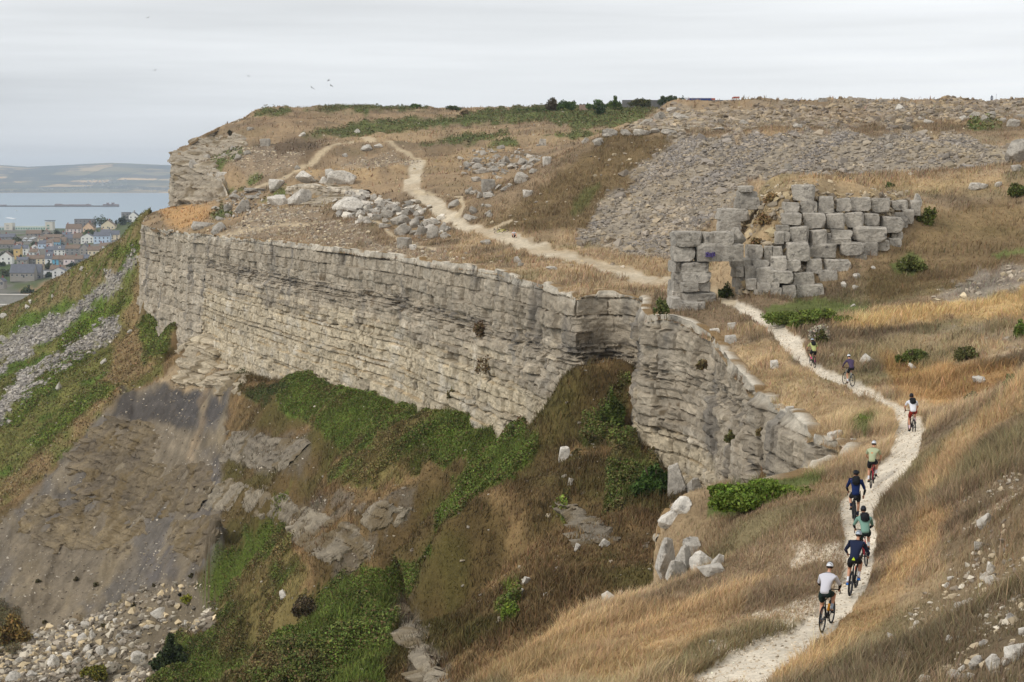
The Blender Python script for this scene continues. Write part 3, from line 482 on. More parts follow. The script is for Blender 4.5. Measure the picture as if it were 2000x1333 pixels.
def crag(poly, seed, y0, y1, tint=1.0, cream=.5, th=(.35, 1.1), soft=6, amp=.85, c1=None, c2=None, sh=None, res=.16):
    """bedrock breaking through the lower slope: beds step out of the ground as small risers and ledges"""
    sh = sh or SB; p = np.asarray(poly, float); rg = np.random.default_rng(seed); ua, ub = (p[:, 0].min() - 1012) / FPX, (p[:, 0].max() - 988) / FPX
    ny = int((y1 - y0) / res); u, Yv = np.linspace(ua, ub, int((ub - ua) * y0 / res)), np.linspace(y0, y1, ny); s = Sheet(); UU, YY = np.meshgrid(u, Yv); s.YY = YY; s.X = UU * YY; Z = zat(sh, s.X, YY); s.px, s.py = proj(s.X, YY, Z)
    k = zone(s, poly, soft, 9, 18, seed=seed) * sstep(-.5, .0, fbm(s.X / 3, YY / 3, oct=3, seed=seed + 1) + .25)
    gy, gx = np.gradient(Z, Yv[1] - Yv[0], axis=0), np.gradient(Z, axis=1) / np.gradient(s.X, axis=1); gm = np.sqrt(gx ** 2 + gy ** 2) + 1e-6; nx, nyy = -gx / gm, -gy / gm; g = np.clip(gm, .5, 3)
    b = [Z.min() - 2]
    while b[-1] < Z.max() + 2: b.append(b[-1] + rg.uniform(*th))
    b = np.array(b); zz = Z + .3 * fbm(s.X / 6, YY / 6, oct=2, seed=seed + 2); li = np.searchsorted(b, zz) - 1; fr = zz - b[li]
    sl = s.X * .8 + YY * .6; bw = rg.uniform(.8, 2.4, len(b))[li]; blk = _h(np.floor(sl / bw + .15 * fbm(sl, Z, oct=2, seed=seed + 6)), li, np.zeros(li.shape), seed); crack = np.abs((sl / bw) % 1 - .5) > .45
    D = np.minimum(fr / g, .9) * amp * (.6 + .6 * blk) + .30 * (blk - .3) - .25 * crack + .22 * fbm(s.X / .7, YY / .7, Z / .5, oct=3, seed=seed + 3)
    D = k * np.maximum(D, -.2) - (1 - k) * .9; X, Y = s.X + nx * D, YY + nyy * D; Zn = Z + .10 * k - .6 * (1 - k)
    c = mix(np.broadcast_to(C_GREY if c1 is None else c1, Z.shape + (3,)), C_CREAM if c2 is None else c2, np.clip(cream + .5 * fbm(s.X / 3, YY / 3, oct=3, seed=seed + 4), 0, 1)) * (.82 + .36 * blk)[..., None] * (1 + .40 * fbm(s.X / .5, YY / .5, Z / .3, oct=4, seed=seed + 5))[..., None] * tint
    c = mix(c, S(112,96,68), .7 * sstep(.1, .4, fbm(s.X / 2, YY / 3, oct=3, seed=seed + 7)))
    nr, nu = Z.shape; idx = np.arange(nr * nu).reshape(nr, nu); F = np.stack([idx[:-1, :-1], idx[:-1, 1:], idx[1:, 1:], idx[1:, :-1]], -1).reshape(-1, 4); F = F[(k.ravel()[F] > .06).all(1)]; used = np.unique(F); rm = np.full(nr * nu, -1, np.int32); rm[used] = np.arange(len(used))
    o = link("crag", np_mesh("crag", np.stack([X, Y, Zn], -1).reshape(-1, 3)[used], rm[F], np.clip(c.reshape(-1, 3)[used], .01, .85)), None, m_cliff); o['kind'] = 'structure'
crag([(372,650),(400,632),(430,650),(465,690),(490,740),(470,775),(430,770),(380,752),(340,748),(352,690)], 31, 230, 292, .88, .75, (.6, 1.6), amp=1.1)
crag([(425,838),(470,832),(540,846),(610,860),(618,905),(560,925),(480,912),(430,905)], 32, 196, 246, .52, .2, (.25, .7), 10, .6)
crag([(380,950),(450,930),(560,960),(600,985),(560,1030),(460,1010),(390,1000)], 40, 178, 232, .54, .4, (.25, .6), 12, .55)
crag([(545,1000),(600,985),(680,1010),(740,1060),(745,1105),(690,1125),(620,1100),(560,1062)], 34, 140, 190, .56, .4, (.25, .7), 12, .65)
crag([(690,1000),(740,975),(800,985),(840,1000),(800,1030),(720,1050)], 35, 134, 178, .55, .35, (.25, .6), 12, .55)
crag([(768,1180),(800,1175),(830,1240),(870,1300),(910,1345),(830,1345),(790,1270),(768,1220)], 36, 84, 116, .64, .5)
crag([(1080,960),(1180,1010),(1210,1060),(1150,1075),(1090,1010)], 41, 92, 120, .5, .2, (.3, .7))
MUD1, MUD2 = S(104,94,82), S(140,124,96)
crag([(130,885),(205,812),(300,818),(320,850),(300,900),(420,905),(432,1000),(300,1015),(130,968)], 43, 216, 284, .92, .45, (.5, 1.3), 10, .7, MUD1, MUD2)
crag([(20,1040),(70,965),(250,970),(300,1030),(240,1085),(100,1080)], 44, 218, 268, .95, .6, (.25, .6), 10, .5, MUD1, MUD2)
crag([(330,1010),(430,1000),(440,1060),(390,1110),(330,1080)], 45, 192, 244, .9, .5, (.3, .8), 10, .6, MUD1, MUD2)
crag([(335,300),(365,288),(400,292),(428,312),(442,350),(448,392),(400,398),(336,398)], 46, 372, 450, .80, .0, (.8, 1.8), 5, 1.0, sh=SA, res=.3)
crag([(378,268),(470,262),(500,272),(470,300),(400,318),(370,300)], 47, 400, 480, .82, .05, (.6, 1.5), 6, .9, sh=SA, res=.3)
crag([(556,366),(610,352),(680,362),(722,374),(700,392),(640,402),(580,398)], 48, 280, 345, .86, .1, (.7, 1.6), 5, 1.0, sh=SA, res=.25)
crag([(1225,250),(1285,222),(1340,215),(1420,222),(1400,258),(1300,268)], 49, 236, 330, .86, .1, (.5, 1.2), 8, .8, sh=SA, res=.3)

# ------------------------------------------------------------------ scattered cover: rubble, dry grass, scrub
def area(s):
    dY = np.gradient(s.Y)[:, None]; return (s.YY * (s.u[1] - s.u[0])) * dY
AREA_A, AREA_B = area(SA), area(SB)
inA_v = inA(SA.X, SA.YY)
frA = SA.vis & inA_v & (SA.px > -70) & (SA.px < 2070) & (SA.py < 1440)
frB = SB.vis & ~inpoly(SB.X, SB.YY, OUTLINE) & (SB.px > -70) & (SB.px < 1500) & (SB.py < 1440)
def draw(s, wgt, n):
    p = np.clip(wgt, 0, None).ravel(); c = np.cumsum(p); i = np.searchsorted(c, RNG.random(n) * c[-1])
    j, k = np.unravel_index(np.clip(i, 0, p.size - 1), s.X.shape)
    uu = s.u[k] + (RNG.random(n) - .5) * (s.u[1] - s.u[0]); yy = s.Y[j] * (1 + (RNG.random(n) - .5) * (s.Y[1] / s.Y[0] - 1))
    xx = uu * yy; return xx, yy, zat(s, xx, yy), j, k
def hull_rock(rg, n=11, flat=.75):
    p = rg.normal(size=(n, 3)); p /= np.linalg.norm(p, axis=1)[:, None]; p *= rg.uniform(.8, 1.1, (n, 1)); p *= np.array([rg.uniform(.8, 1.3), rg.uniform(.7, 1.1), flat * rg.uniform(.7, 1.1)])
    bm = bmesh.new(); vs = [bm.verts.new(q) for q in p]; r = bmesh.ops.convex_hull(bm, input=vs)
    bmesh.ops.delete(bm, geom=list({v for v in bm.verts if not v.link_faces}), context='VERTS'); bmesh.ops.triangulate(bm, faces=bm.faces[:])
    bm.verts.index_update(); V = np.array([v.co[:] for v in bm.verts]); F = np.array([[v.index for v in f.verts] for f in bm.faces]); bm.free(); return V, F
HULLS = [hull_rock(np.random.default_rng(100 + i)) for i in range(14)]
def rocks_mesh(name, x, y, z, size, col, m, sink=.25, kind='stuff'):
    Vs, Fs, Cs, o = [], [], [], 0; which = RNG.integers(0, len(HULLS), len(x))
    for h, (V, F) in enumerate(HULLS):
        k = np.nonzero(which == h)[0]; n = len(k)
        if not n: continue
        a = RNG.random(n) * 6.283; ti = RNG.normal(0, .35, n); ca, sa, ct, st = np.cos(a), np.sin(a), np.cos(ti), np.sin(ti)
        X = V[:, 0] * ca[:, None] - V[:, 1] * sa[:, None]; Y = V[:, 0] * sa[:, None] + V[:, 1] * ca[:, None]; Z = np.broadcast_to(V[:, 2], X.shape)
        Y, Z = Y * ct[:, None] - Z * st[:, None], Y * st[:, None] + Z * ct[:, None]; sz = size[k][:, None] * .5
        W = np.stack([X * sz + x[k][:, None], Y * sz + y[k][:, None], Z * sz + (z[k] + size[k] * (.3 - sink))[:, None]], -1).reshape(-1, 3)
        Vs.append(W); Fs.append((F[None] + (np.arange(n) * len(V))[:, None, None] + o).reshape(-1, 3)); o += n * len(V); Cs.append(np.repeat(col[k], len(V), 0))
    ob = link(name, np_mesh(name, np.concatenate(Vs), np.concatenate(Fs), np.clip(np.concatenate(Cs), .01, .85)), None, m); ob['kind'] = kind; return ob
m_rub = mat("loose limestone", attr=True, rough=.95, spec=.1, noise=((5, .85, 1.15),))
def rubble(name, s, wgt, n, lo, hi, base, p=2.2, spread=.22, sink=.25, local=None):
    x, y, z, j, k = draw(s, wgt, n); sz = lo + (hi - lo) * RNG.random(n) ** p
    c = np.asarray(base)[RNG.integers(0, len(base), n)] * (1 + spread * RNG.normal(size=(n, 1)))
    if local is not None: c = .45 * c + .6 * local[j, k] * (1 + spread * RNG.normal(size=(n, 1)))
    return rocks_mesh(name, x, y, z, sz, c, m_rub, sink)
W_A, W_B = AREA_A * frA, AREA_B * frB
SC = [S(140,133,126), S(128,122,118), S(158,146,128), S(170,152,124), S(112,108,104)]
rubble("scree", SA, W_A * MA['screed'] * (SA.YY > 165), 40000, .16, .85, SC, 3.6, local=CA)
rubble("scree", SA, W_A * scree * (SA.YY > 165), 420, .8, 2.0, SC, 2.5, local=CA)
rubble("scree", SA, W_A * MA['rubble'], 20000, .3, 1.7, SC + [S(176,156,124)], 3.2, local=CA)
rubble("loose_stones", SA, W_A * (MA['stony'] + .05 * MA['spoil'] + .02 * (SA.YY > 150)), 14000, .15, .8, [S(172,160,142), S(150,138,122), S(186,170,142)], 3.5)
rubble("loose_stones", SA, W_A * (MA['bankrock'] + .03 * MA['bank'] ), 1500, .05, .30, [S(196,186,168), S(176,160,134), S(150,138,122)], 3.5)
rubble("loose_stones", SA, W_A * (MA['chips'] + .25 * MA['trail'] * (SA.YY < 130)), 9000, .02, .11, [S(208,196,176), S(190,174,150), S(170,154,130)], 2.5)
rubble("scree", SB, W_B * MB_['streak'], 9000, .25, 1.3, [S(150,144,136), S(132,126,120), S(168,160,148)], 2.6)
rubble("rubble", SB, W_B * MB_['boul'], 5200, .12, 1.5, [S(176,166,148), S(140,130,116), S(122,112,98), S(186,168,136)], 4.0, spread=.3)
rubble("loose_stones", SB, W_B * (.6 * MB_['rockface'] + .08 + .25 * MB_['mud']), 11000, .07, .55, [S(150,138,118), S(120,110,96), S(176,166,150)], 3.4)

hp = zone(SA, [(650,395),(700,378),(760,392),(868,428),(882,468),(800,462),(745,432),(700,446),(655,420)], 5, 6, 14, 190, 330); hq = np.maximum(zone(SA, [(900,330),(925,300),(985,298),(1060,305),(1050,330),(960,345)], 5, 6, 14, 230, 420), zone(SA, [(905,375),(960,345),(985,360),(975,390),(930,392)], 5, 6, 14, 230, 420))
rubble("rubble", SA, W_A * hp, 420, .4, 2.0, [S(176,168,156), S(150,144,134), S(192,184,170)], 2.2, sink=.15)
rubble("rubble", SA, W_A * hq, 260, .4, 1.9, [S(170,162,150), S(146,140,130)], 2.4, sink=.15)
rubble("rubble", SA, W_A * zone(SA, [(440,395),(480,385),(560,380),(600,400),(520,420),(450,430)], 6, 8, 14, 250, 400), 160, .3, 1.4, [S(176,168,156), S(150,144,134)], 2.4, sink=.15)
m_grass = mat("dry grass", attr=True, rough=.8, spec=.15)
m_leaf = mat("scrub leaves", attr=True, rough=.7, spec=.2)
def blades(name, s, C, wgt, n, hlo, hhi, wid, wind=.22, bright=(.72, 1.32), drop=.03, tipc=1.25):
    x, y, z, j, k = draw(s, wgt, n); h = (hlo + (hhi - hlo) * RNG.random(n)) * (.5 + .95 * sstep(-.3, .35, fbm(x / 2.4, y / 2.8, oct=3, seed=127))); a = RNG.random(n) * 6.283
    c = C[j, k] * (bright[0] + (bright[1] - bright[0]) * RNG.random((n, 1)) ** 1.5) * (1 + .07 * RNG.normal(size=(n, 3)))
    wd = wid * (.6 + .8 * RNG.random(n)) * .5; dx, dy = np.cos(a) * wd, np.sin(a) * wd
    gust = fbm(x / 6, y / 6, oct=2, seed=120); lx = h * (wind * (.7 + .8 * gust) + .42 * RNG.normal(size=n)); ly = h * (.10 + .42 * RNG.normal(size=n))
    b = z - drop
    V = np.stack([np.stack([x - dx, y - dy, b], -1), np.stack([x + dx, y + dy, b], -1), np.stack([x + .4 * lx - dx * .6, y + .4 * ly - dy * .6, b + h * .6], -1), np.stack([x + .4 * lx + dx * .6, y + .4 * ly + dy * .6, b + h * .6], -1), np.stack([x + lx, y + ly, b + h], -1)], 1).reshape(-1, 3)
    i0 = np.arange(n) * 5; F = np.concatenate([np.stack([i0, i0 + 1, i0 + 3], -1), np.stack([i0, i0 + 3, i0 + 2], -1), np.stack([i0 + 2, i0 + 3, i0 + 4], -1)])
    cc = np.repeat(c[:, None], 5, 1); cc[:, 4] *= tipc
    o = link(name, np_mesh(name, V, F, np.clip(cc.reshape(-1, 3), .01, .8)), None, m_grass); o['kind'] = 'stuff'; return o
bare = np.clip(1 - 1.3 * MA['trail'] - .55 * MA['chips'] * .95 - .8 * MA['green'] - .45 * MA['bankrock'] - .6 * MA['stony'], 0, 1); bare = np.where(MA['trail'] > .25, 0, bare)
clump = .35 + .65 * sstep(-.3, .3, fbm(SA.X / .9, SA.YY / 1.1, oct=3, seed=121))
tall = sstep(-.3, .3, fbm(SA.X / 5, SA.YY / 5, oct=3, seed=122))
edgev = sdist(SA.X, SA.YY, OUTLINE)
nearw = W_A * bare * clump * (SA.YY < 135)
blades("grass", SA, CG, nearw * (60 / SA.YY) ** 1.2 * (1 - .55 * MA['bank']) * (.4 + tall), 420000, .10, .36, .020)
blades("grass", SA, CG, nearw * (SA.YY < 62) * (.3 + tall), 200000, .08, .28, .013)
blades("grass", SA, CG, W_A * bare * (SA.YY > 90) * (SA.YY < 260) * (1 - MA['scree']), 130000, .15, .5, .07, bright=(.7, 1.3))
blades("grass", SA, CG, W_A * bare * (SA.YY > 240) * (1 - .8 * MA['rubble']), 60000, .2, .7, .22, bright=(.72, 1.25))
openB = np.clip(1 - 1.2 * MB_['mud'] - 1.2 * MB_['boul'] - .9 * MB_['streak'] - .5 * MB_['rockface'], 0, 1)
blades("grass", SB, CB, W_B * openB * (130 / SB.YY) ** 1.5, 230000, .2, .65, .06, wind=.2, bright=(.6, 1.3))
seed_heads = nearw * (SA.YY < 120) * sstep(.0, .5, fbm(SA.X / 3, SA.YY / 3, oct=3, seed=126)) * (60 / SA.YY)
blades("grass", SA, np.clip(CG * 1.35, 0, .8), seed_heads, 60000, .35, .62, .014, wind=.3, bright=(.9, 1.4))
def leaves(name, s, C, wgt, n, size, hgt, hum=2.2, bright=(.62, 1.5)):
    x, y, z, j, k = draw(s, wgt, n); g = np.clip(.4 + 1.5 * fbm(x / hum, y / hum, oct=3, seed=130), .04, 1.3)
    top = hgt * g; z = z + top * RNG.random(n) ** .5; sz = size * (.5 + RNG.random(n))
    c = C[j, k] * (bright[0] + (bright[1] - bright[0]) * RNG.random((n, 1)) ** 1.3) * (1 + .10 * RNG.normal(size=(n, 3)))
    c = c * (1 + .3 * fbm(x / 2.6, y / 2.6, oct=3, seed=131))[:, None]; c = np.where(RNG.random((n, 1)) < .16, S(112,92,62) * (.7 + .6 * RNG.random((n, 1))), c)
    d1 = RNG.normal(size=(n, 3)); d1 /= np.linalg.norm(d1, axis=1)[:, None]; d2 = np.cross(d1, RNG.normal(size=(n, 3))); d2 /= np.linalg.norm(d2, axis=1)[:, None]
    P = np.stack([x, y, z], -1); d1 = d1 * sz[:, None] * .6; d2 = d2 * sz[:, None] * .4
    V = np.stack([P - d1, P + d2, P + d1, P - d2], 1).reshape(-1, 3); F = np.arange(4 * n).reshape(-1, 4)
    o = link(name, np_mesh(name, V, F, np.clip(np.repeat(c, 4, 0), .01, .7)), None, m_leaf); o['kind'] = 'stuff'; return o
leaves("scrub", SB, CB, W_B * (MB_['green'] > .35) * (150 / SB.YY), 480000, .13, 1.05, 3.0)
leaves("scrub", SB, CB, W_B * np.maximum(MB_.get('hgreen', 0) > .35, .12 * MB_['hillgrass'] * (MB_['streak'] < .3)), 80000, .3, .5)
leaves("scrub", SA, CA, W_A * (MA['green'] > .4) * (SA.YY > 150), 110000, .34, .9)

# ------------------------------------------------------------------ boulders and hewn blocks
def ico(sub):
    bm = bmesh.new(); bmesh.ops.create_icosphere(bm, subdivisions=sub, radius=1); V = np.array([v.co[:] for v in bm.verts]); F = np.array([[v.index for v in f.verts] for f in bm.faces]); bm.free(); return V, F
ICO = {s_: ico(s_) for s_ in (3, 4, 5)}
def rock_shape(kind, seed, sub=4):
    rg = np.random.default_rng(seed); V, F = ICO[sub]; V = V / np.linalg.norm(V, axis=1)[:, None]
    if kind == 'block':                           # a hewn block: flat faces, knocked corners
        n = 9 if sub < 4 else 13; bm = bmesh.new(); bmesh.ops.create_cube(bm, size=2); bmesh.ops.subdivide_edges(bm, edges=bm.edges[:], cuts=n - 2, use_grid_fill=True); bmesh.ops.triangulate(bm, faces=bm.faces[:]); P = np.array([v.co[:] for v in bm.verts]); F = np.array([[v.index for v in f.verts] for f in bm.faces]); bm.free()
        P = P * (1 + .10 * (P[:, [1, 2, 0]] * rg.uniform(-1, 1, 3) + P[:, [2, 0, 1]] * rg.uniform(-1, 1, 3)))
        for a in (-1, 1):
            for b_ in (-1, 1):
                for e_ in (-1, 1):
                    q = np.array([a, b_, e_]) * rg.uniform(.6, 1.3, 3); q /= np.linalg.norm(q); ex = P @ q - rg.uniform(1.38, 1.68); P = P - q * np.maximum(ex, 0)[:, None]
        for ax in range(3):
            for sg in (-1, 1):
                q = np.zeros(3); q[ax] = sg; q[(ax + 1) % 3] = rg.choice([-1, 1]) * rg.uniform(.5, 1.1); q /= np.linalg.norm(q); ex = P @ q - rg.uniform(1.22, 1.36); P = P - q * np.maximum(ex, 0)[:, None]
        w_ = np.stack([fbm(P[:, 0] * 1.6 + seed + i_ * 9, P[:, 1] * 1.6, P[:, 2] * 1.6, oct=4, seed=seed + i_, gain=.6) for i_ in range(3)], -1); P = P + .085 * w_; lo, hi = P.min(0), P.max(0); return (P - (lo + hi) / 2) / ((hi - lo) / 2), F
    if kind == 'slab':
        n = np.array([(0, 0, 1), (0, 0, -1)], float) + rg.normal(0, .1, (2, 3)); a = np.sort(rg.uniform(0, 6.28, 7)); n = np.concatenate([n, np.stack([np.cos(a), np.sin(a), rg.normal(0, .15, 7)], -1)]); d = np.concatenate([[.9, .9], rg.uniform(.85, 1.1, 7)])
    else:
        n = rg.normal(size=(15, 3)); d = rg.uniform(.72, 1.05, 15)
    n /= np.linalg.norm(n, axis=1)[:, None]; dot = V @ n.T; r = np.min(np.where(dot > .05, d / np.maximum(dot, .05), 9), 1); P = V * np.minimum(r, 1.9)[:, None]
    P *= (1 + .035 * fbm(P[:, 0] * 2.2 + seed, P[:, 1] * 2.2, P[:, 2] * 2.2, oct=3, seed=seed) + .015 * fbm(P[:, 0] * 7, P[:, 1] * 7, P[:, 2] * 7 + seed, oct=2, seed=seed + 1))[:, None]
    lo, hi = P.min(0), P.max(0); return (P - (lo + hi) / 2) / ((hi - lo) / 2), F
def stone_mat(name, c1, c2, dark):
    m = bpy.data.materials.new(name); m.use_nodes = True; t = m.node_tree; N = t.nodes; b = N['Principled BSDF']; b.inputs['Roughness'].default_value = .93; b.inputs['Specular IOR Level'].default_value = .1
    co = N.new("ShaderNodeTexCoord"); geo = N.new("ShaderNodeNewGeometry"); inf = N.new("ShaderNodeObjectInfo"); va = N.new("ShaderNodeVectorMath"); va.operation = 'ADD'
    t.links.new(geo.outputs['Position'], va.inputs[0])
    def noise(sc_, lo, hi, det=5):
        n = N.new("ShaderNodeTexNoise"); n.inputs['Scale'].default_value = sc_; n.inputs['Detail'].default_value = det; n.inputs['Roughness'].default_value = .65; t.links.new(va.outputs[0], n.inputs['Vector'])
        r = N.new("ShaderNodeMapRange"); r.inputs[1].default_value = lo; r.inputs[2].default_value = hi; t.links.new(n.outputs['Fac'], r.inputs[0]); return r.outputs[0], n.outputs['Fac']
    def mixn(a, b_, f, bl='MIX'):
        x = N.new("ShaderNodeMix"); x.data_type = 'RGBA'; x.blend_type = bl
        for s_, v in ((6, a), (7, b_)):
            if isinstance(v, tuple) or isinstance(v, np.ndarray): x.inputs[s_].default_value = tuple(v) + (1,)
            else: t.links.new(v, x.inputs[s_])
        if isinstance(f, float): x.inputs[0].default_value = f
        else: t.links.new(f, x.inputs[0])
        return x.outputs[2]
    f1, _ = noise(.9, .38, .62); f2, raw = noise(4.5, .40, .68); f3, _ = noise(2.1, .56, .68)
    c = mixn(c1, c2, f1); c = mixn(c, dark, f3); r = N.new("ShaderNodeMapRange"); r.inputs[3].default_value = .8; r.inputs[4].default_value = 1.15; t.links.new(f2, r.inputs[0]); c = mixn(c, r.outputs[0], 1.0, 'MULTIPLY')
    q = N.new("ShaderNodeMapRange"); q.inputs[3].default_value = .84; q.inputs[4].default_value = 1.14; t.links.new(inf.outputs['Random'], q.inputs[0]); c = mixn(c, q.outputs[0], 1.0, 'MULTIPLY')
    t.links.new(c, b.inputs['Base Color']); u = N.new("ShaderNodeBump"); u.inputs['Distance'].default_value = .12; t.links.new(raw, u.inputs['Height']); t.links.new(u.outputs[0], b.inputs['Normal']); return m
M_ST = {'grey': stone_mat("weathered limestone", S(182,174,161), S(154,147,136), S(114,109,102)), 'pale': stone_mat("pale limestone", S(212,205,193), S(186,178,165), S(138,132,124)), 'tan': stone_mat("buff limestone", S(196,176,142), S(168,150,122), S(120,106,86))}
_rk = {}
def rock_mesh(kind, i, tone, sub=3):
    k = (kind, i, tone, sub)
    if k not in _rk:
        V, F = rock_shape(kind, 300 + i * 7 + len(kind), sub); me = np_mesh(kind, V, F); me.materials.append(M_ST[tone]); _rk[k] = me
    return _rk[k]
_rn = [0]
def put_rock(box, kind='boulder', tone='grey', sheet=None, name='boulder', depth=.85, Y=None, tilt=.12, ymin=20, ymax=900, parent=None, sub=3, bury=.12):
    """one stone filling a box of the photograph, resting on the ground there"""
    x0, y0, x1, y1 = box; s = sheet or SA; cx, cy = (x0 + x1) / 2, (y0 + y1) / 2
    if Y is None: Y = hit(s, cx, y1 - .12 * (y1 - y0), ymin, ymax)[1]
    wd, ht = (x1 - x0) * Y / FPX, (y1 - y0) * Y / FPX * (1 + bury); _rn[0] += 1; i = _rn[0]; rg = np.random.default_rng(i * 13)
    dp = depth * (wd * .6 + ht * .4)
    c = P3(cx, cy + .5 * bury * (y1 - y0), Y + dp * .25)
    o = bpy.data.objects.new(name, rock_mesh(kind, int(rg.integers(0, 9)), tone, sub)); COL.objects.link(o)
    o.location = c; o.rotation_euler = (rg.normal(0, tilt * .5), rg.normal(0, tilt), rg.normal(0, .35 if kind == 'boulder' else .12) + (math.pi if rg.random() < .5 and kind == 'boulder' else 0)); o.scale = (wd / 2, dp / 2, ht / 2)
    if parent is not None: o.parent = parent
    return o
def heap(where, boxes, kind='boulder', tone='grey', group=None, noun='boulder', **k):
    """a cluster: each stone its own thing; what stands out in the cluster is named as such"""
    obs = [(b, put_rock(b, kind, tone, **k)) for b in boxes]; lab = {}
    if len(boxes) > 1:
        B = np.array(boxes, float); ar = (B[:, 2] - B[:, 0]) * (B[:, 3] - B[:, 1])
        for w_, i in (('largest', ar.argmax()), ('smallest', ar.argmin()), ('uppermost', B[:, 1].argmin()), ('lowest', B[:, 3].argmax()), ('leftmost', B[:, 0].argmin()), ('rightmost', B[:, 2].argmax()), ('widest', ((B[:, 2] - B[:, 0]) / (B[:, 3] - B[:, 1])).argmax()), ('narrowest', ((B[:, 2] - B[:, 0]) / (B[:, 3] - B[:, 1])).argmin())): lab.setdefault(int(i), w_)
    for i, (b, o) in enumerate(obs):
        a = lab.get(i); tag(o, (f"{a} {tone} {noun} {where}" if a else (f"middling {tone} {noun} {where}" if len(boxes) > 1 else f"{tone} {noun} {where}")), noun, group or (f"{noun}s {where}" if len(boxes) > 1 else None))
def CB_(ox, oy, k, *bs): return [(ox + a / k, oy + b / k, ox + c / k, oy + d / k) for a, b, c, d in bs]
c3 = lambda *b: CB_(250, 180, 4, *b)
c4 = lambda *b: CB_(700, 200, 4, *b)
c5 = lambda *b: CB_(1150, 170, 4, *b)
c6 = lambda *b: CB_(1550, 170, 4.4444, *b)
c7 = lambda *b: CB_(1270, 340, 3.448, *b)
c8 = lambda *b: CB_(1500, 650, 4, *b)
c9 = lambda *b: CB_(1500, 1000, 4, *b)
c10 = lambda *b: CB_(1000, 1000, 4, *b)
c11 = lambda *b: CB_(0, 1000, 4, *b)
heap("in the tumbled heap between cliff top and path bend", c4((0,840,65,900),(55,800,115,865),(90,715,145,775),(148,760,208,842),(82,830,150,885),(180,840,272,918),(258,812,332,885),(105,870,182,932),(255,880,402,975),(400,905,482,992),(32,892,92,942),(180,905,252,948),(275,950,422,1048),(450,965,537,1058),(533,958,632,1078),(628,955,705,1022),(634,1012,706,1078),(190,760,240,802),(330,830,420,892),(420,850,500,905),(500,920,562,982),(560,915,672,962),(160,945,262,990),(0,750,40,800),(40,920,110,950)))
heap("perched above the cliff edge", c4((300,1055,408,1156)), 'block', noun='cube of stone', Y=None)
heap("beside the stone cube at the cliff edge", c4((398,1112,456,1160)), 'block', 'pale', noun='small block')
heap("in the grassy loop of the side path", c4((690,755,792,832)), 'boulder')
heap("half sunk beside the wide path", c4((950,1075,1040,1118)), 'boulder', noun='flat boulder')
heap("in the cluster where the thin trail meets the spoil heap", c4((855,815,952,878),(820,868,948,932),(985,840,1038,888),(1000,860,1062,908),(945,790,988,822),(990,795,1048,828)))
heap("standing in the grassy hollow", c4((962,600,1072,708)), 'block', noun='huge squared block')
heap("around the foot of the huge squared block", c4((835,655,892,728),(868,680,932,728),(918,700,980,758),(965,700,1090,752),(1105,650,1172,702),(1165,630,1212,662),(878,580,962,628),(1068,570,1128,604)))
heap("in the row climbing from the hollow to the spoil heap", c4((1215,545,1330,642),(1328,515,1402,562),(1262,510,1318,548)))
heap("in the upper boulder pile beyond the path", c4((820,460,890,512),(882,430,968,478),(884,475,972,528),(888,520,1035,560),(1003,470,1048,518),(1030,495,1108,548),(1062,465,1152,508),(1045,405,1115,442),(1102,420,1198,495),(1160,475,1268,522),(1236,435,1330,500),(1320,430,1424,490),(805,545,860,570)))
heap("alone in the grass above the path bend", c4((770,420,830,455)), tone='pale'); heap("leaning at the end of the upper boulder pile", c4((1432,425,1510,502)), 'slab', 'pale', noun='tilted slab')
heap("standing upright on the far grass", c4((1410,285,1464,345)), 'block', noun='squared block'); heap("tucked beside the upright block on the far grass", c4((1388,326,1416,348)), noun='small boulder')
heap("at the left foot of the scree bank", c4((1740,275,1800,332),(1822,280,1918,342),(1905,205,1995,282))); heap("lying in the grass of the spoil heap", c4((1278,685,1362,745)), 'slab', 'pale', noun='long slab')
heap("in the grass just behind the cliff edge", c4((1212,1205,1278,1262),(1245,1250,1292,1288),(1462,1280,1550,1312)))
heap("in the band of rocks along the top of the scree", c5((105,325,225,398),(20,400,118,470),(245,335,355,385),(345,330,482,388),(465,322,555,368),(505,195,605,270),(655,200,795,260),(565,320,695,378),(375,255,505,302),(1178,255,1255,318),(1588,285,1672,328),(958,315,1062,342),(1258,305,1315,328)))
heap("perched on the green edge above the scree", c5((608,160,682,188)), 'block', 'pale', noun='pale block'); heap("alone in the middle of the scree", c5((1530,600,1592,665)), 'boulder')
heap("high on the rubble bank under the skyline", c6((875,150,972,222),(980,220,1024,252),(1078,258,1135,298),(1128,275,1224,328),(1438,250,1505,302)), 'boulder', 'pale')
heap("sitting on the lower edge of the rubble bank", c6((0,320,78,362),(788,490,872,545)), 'boulder')
heap("in the rocky group behind the green patch", c6((1498,215,1618,290),(1615,240,1705,305),(1678,210,1765,272),(1768,270,1855,318),(1848,275,1968,358),(1930,235,2002,282),(1940,198,2002,238)))
heap("at the brow of the grassy hill", c6((1826,455,2080,685)), 'boulder', ymin=120, ymax=200, noun='massive cracked boulder', sub=4); heap("wedged under the massive cracked boulder", c6((1885,672,1985,745)), ymin=120, ymax=200)
heap("in the grass below the massive cracked boulder", c6((1518,830,1684,902),(1745,820,1815,872),(1950,868,2004,920)), 'boulder', 'pale', ymin=120, ymax=170)
heap("lying by the second rider on the grass slope", c8((700,162,845,272)), 'boulder', 'pale', noun='lichen spotted boulder', sub=4)
heap("beneath the round green bush on the slope", c8((1088,240,1170,290)), 'boulder', 'pale'); heap("poking from the long pale grass bank", c8((1588,338,1704,402)), noun='smooth boulder', tone='pale')
heap("half hidden in grass between two far riders", c8((478,160,518,192)), 'boulder', 'pale', noun='small white stone')
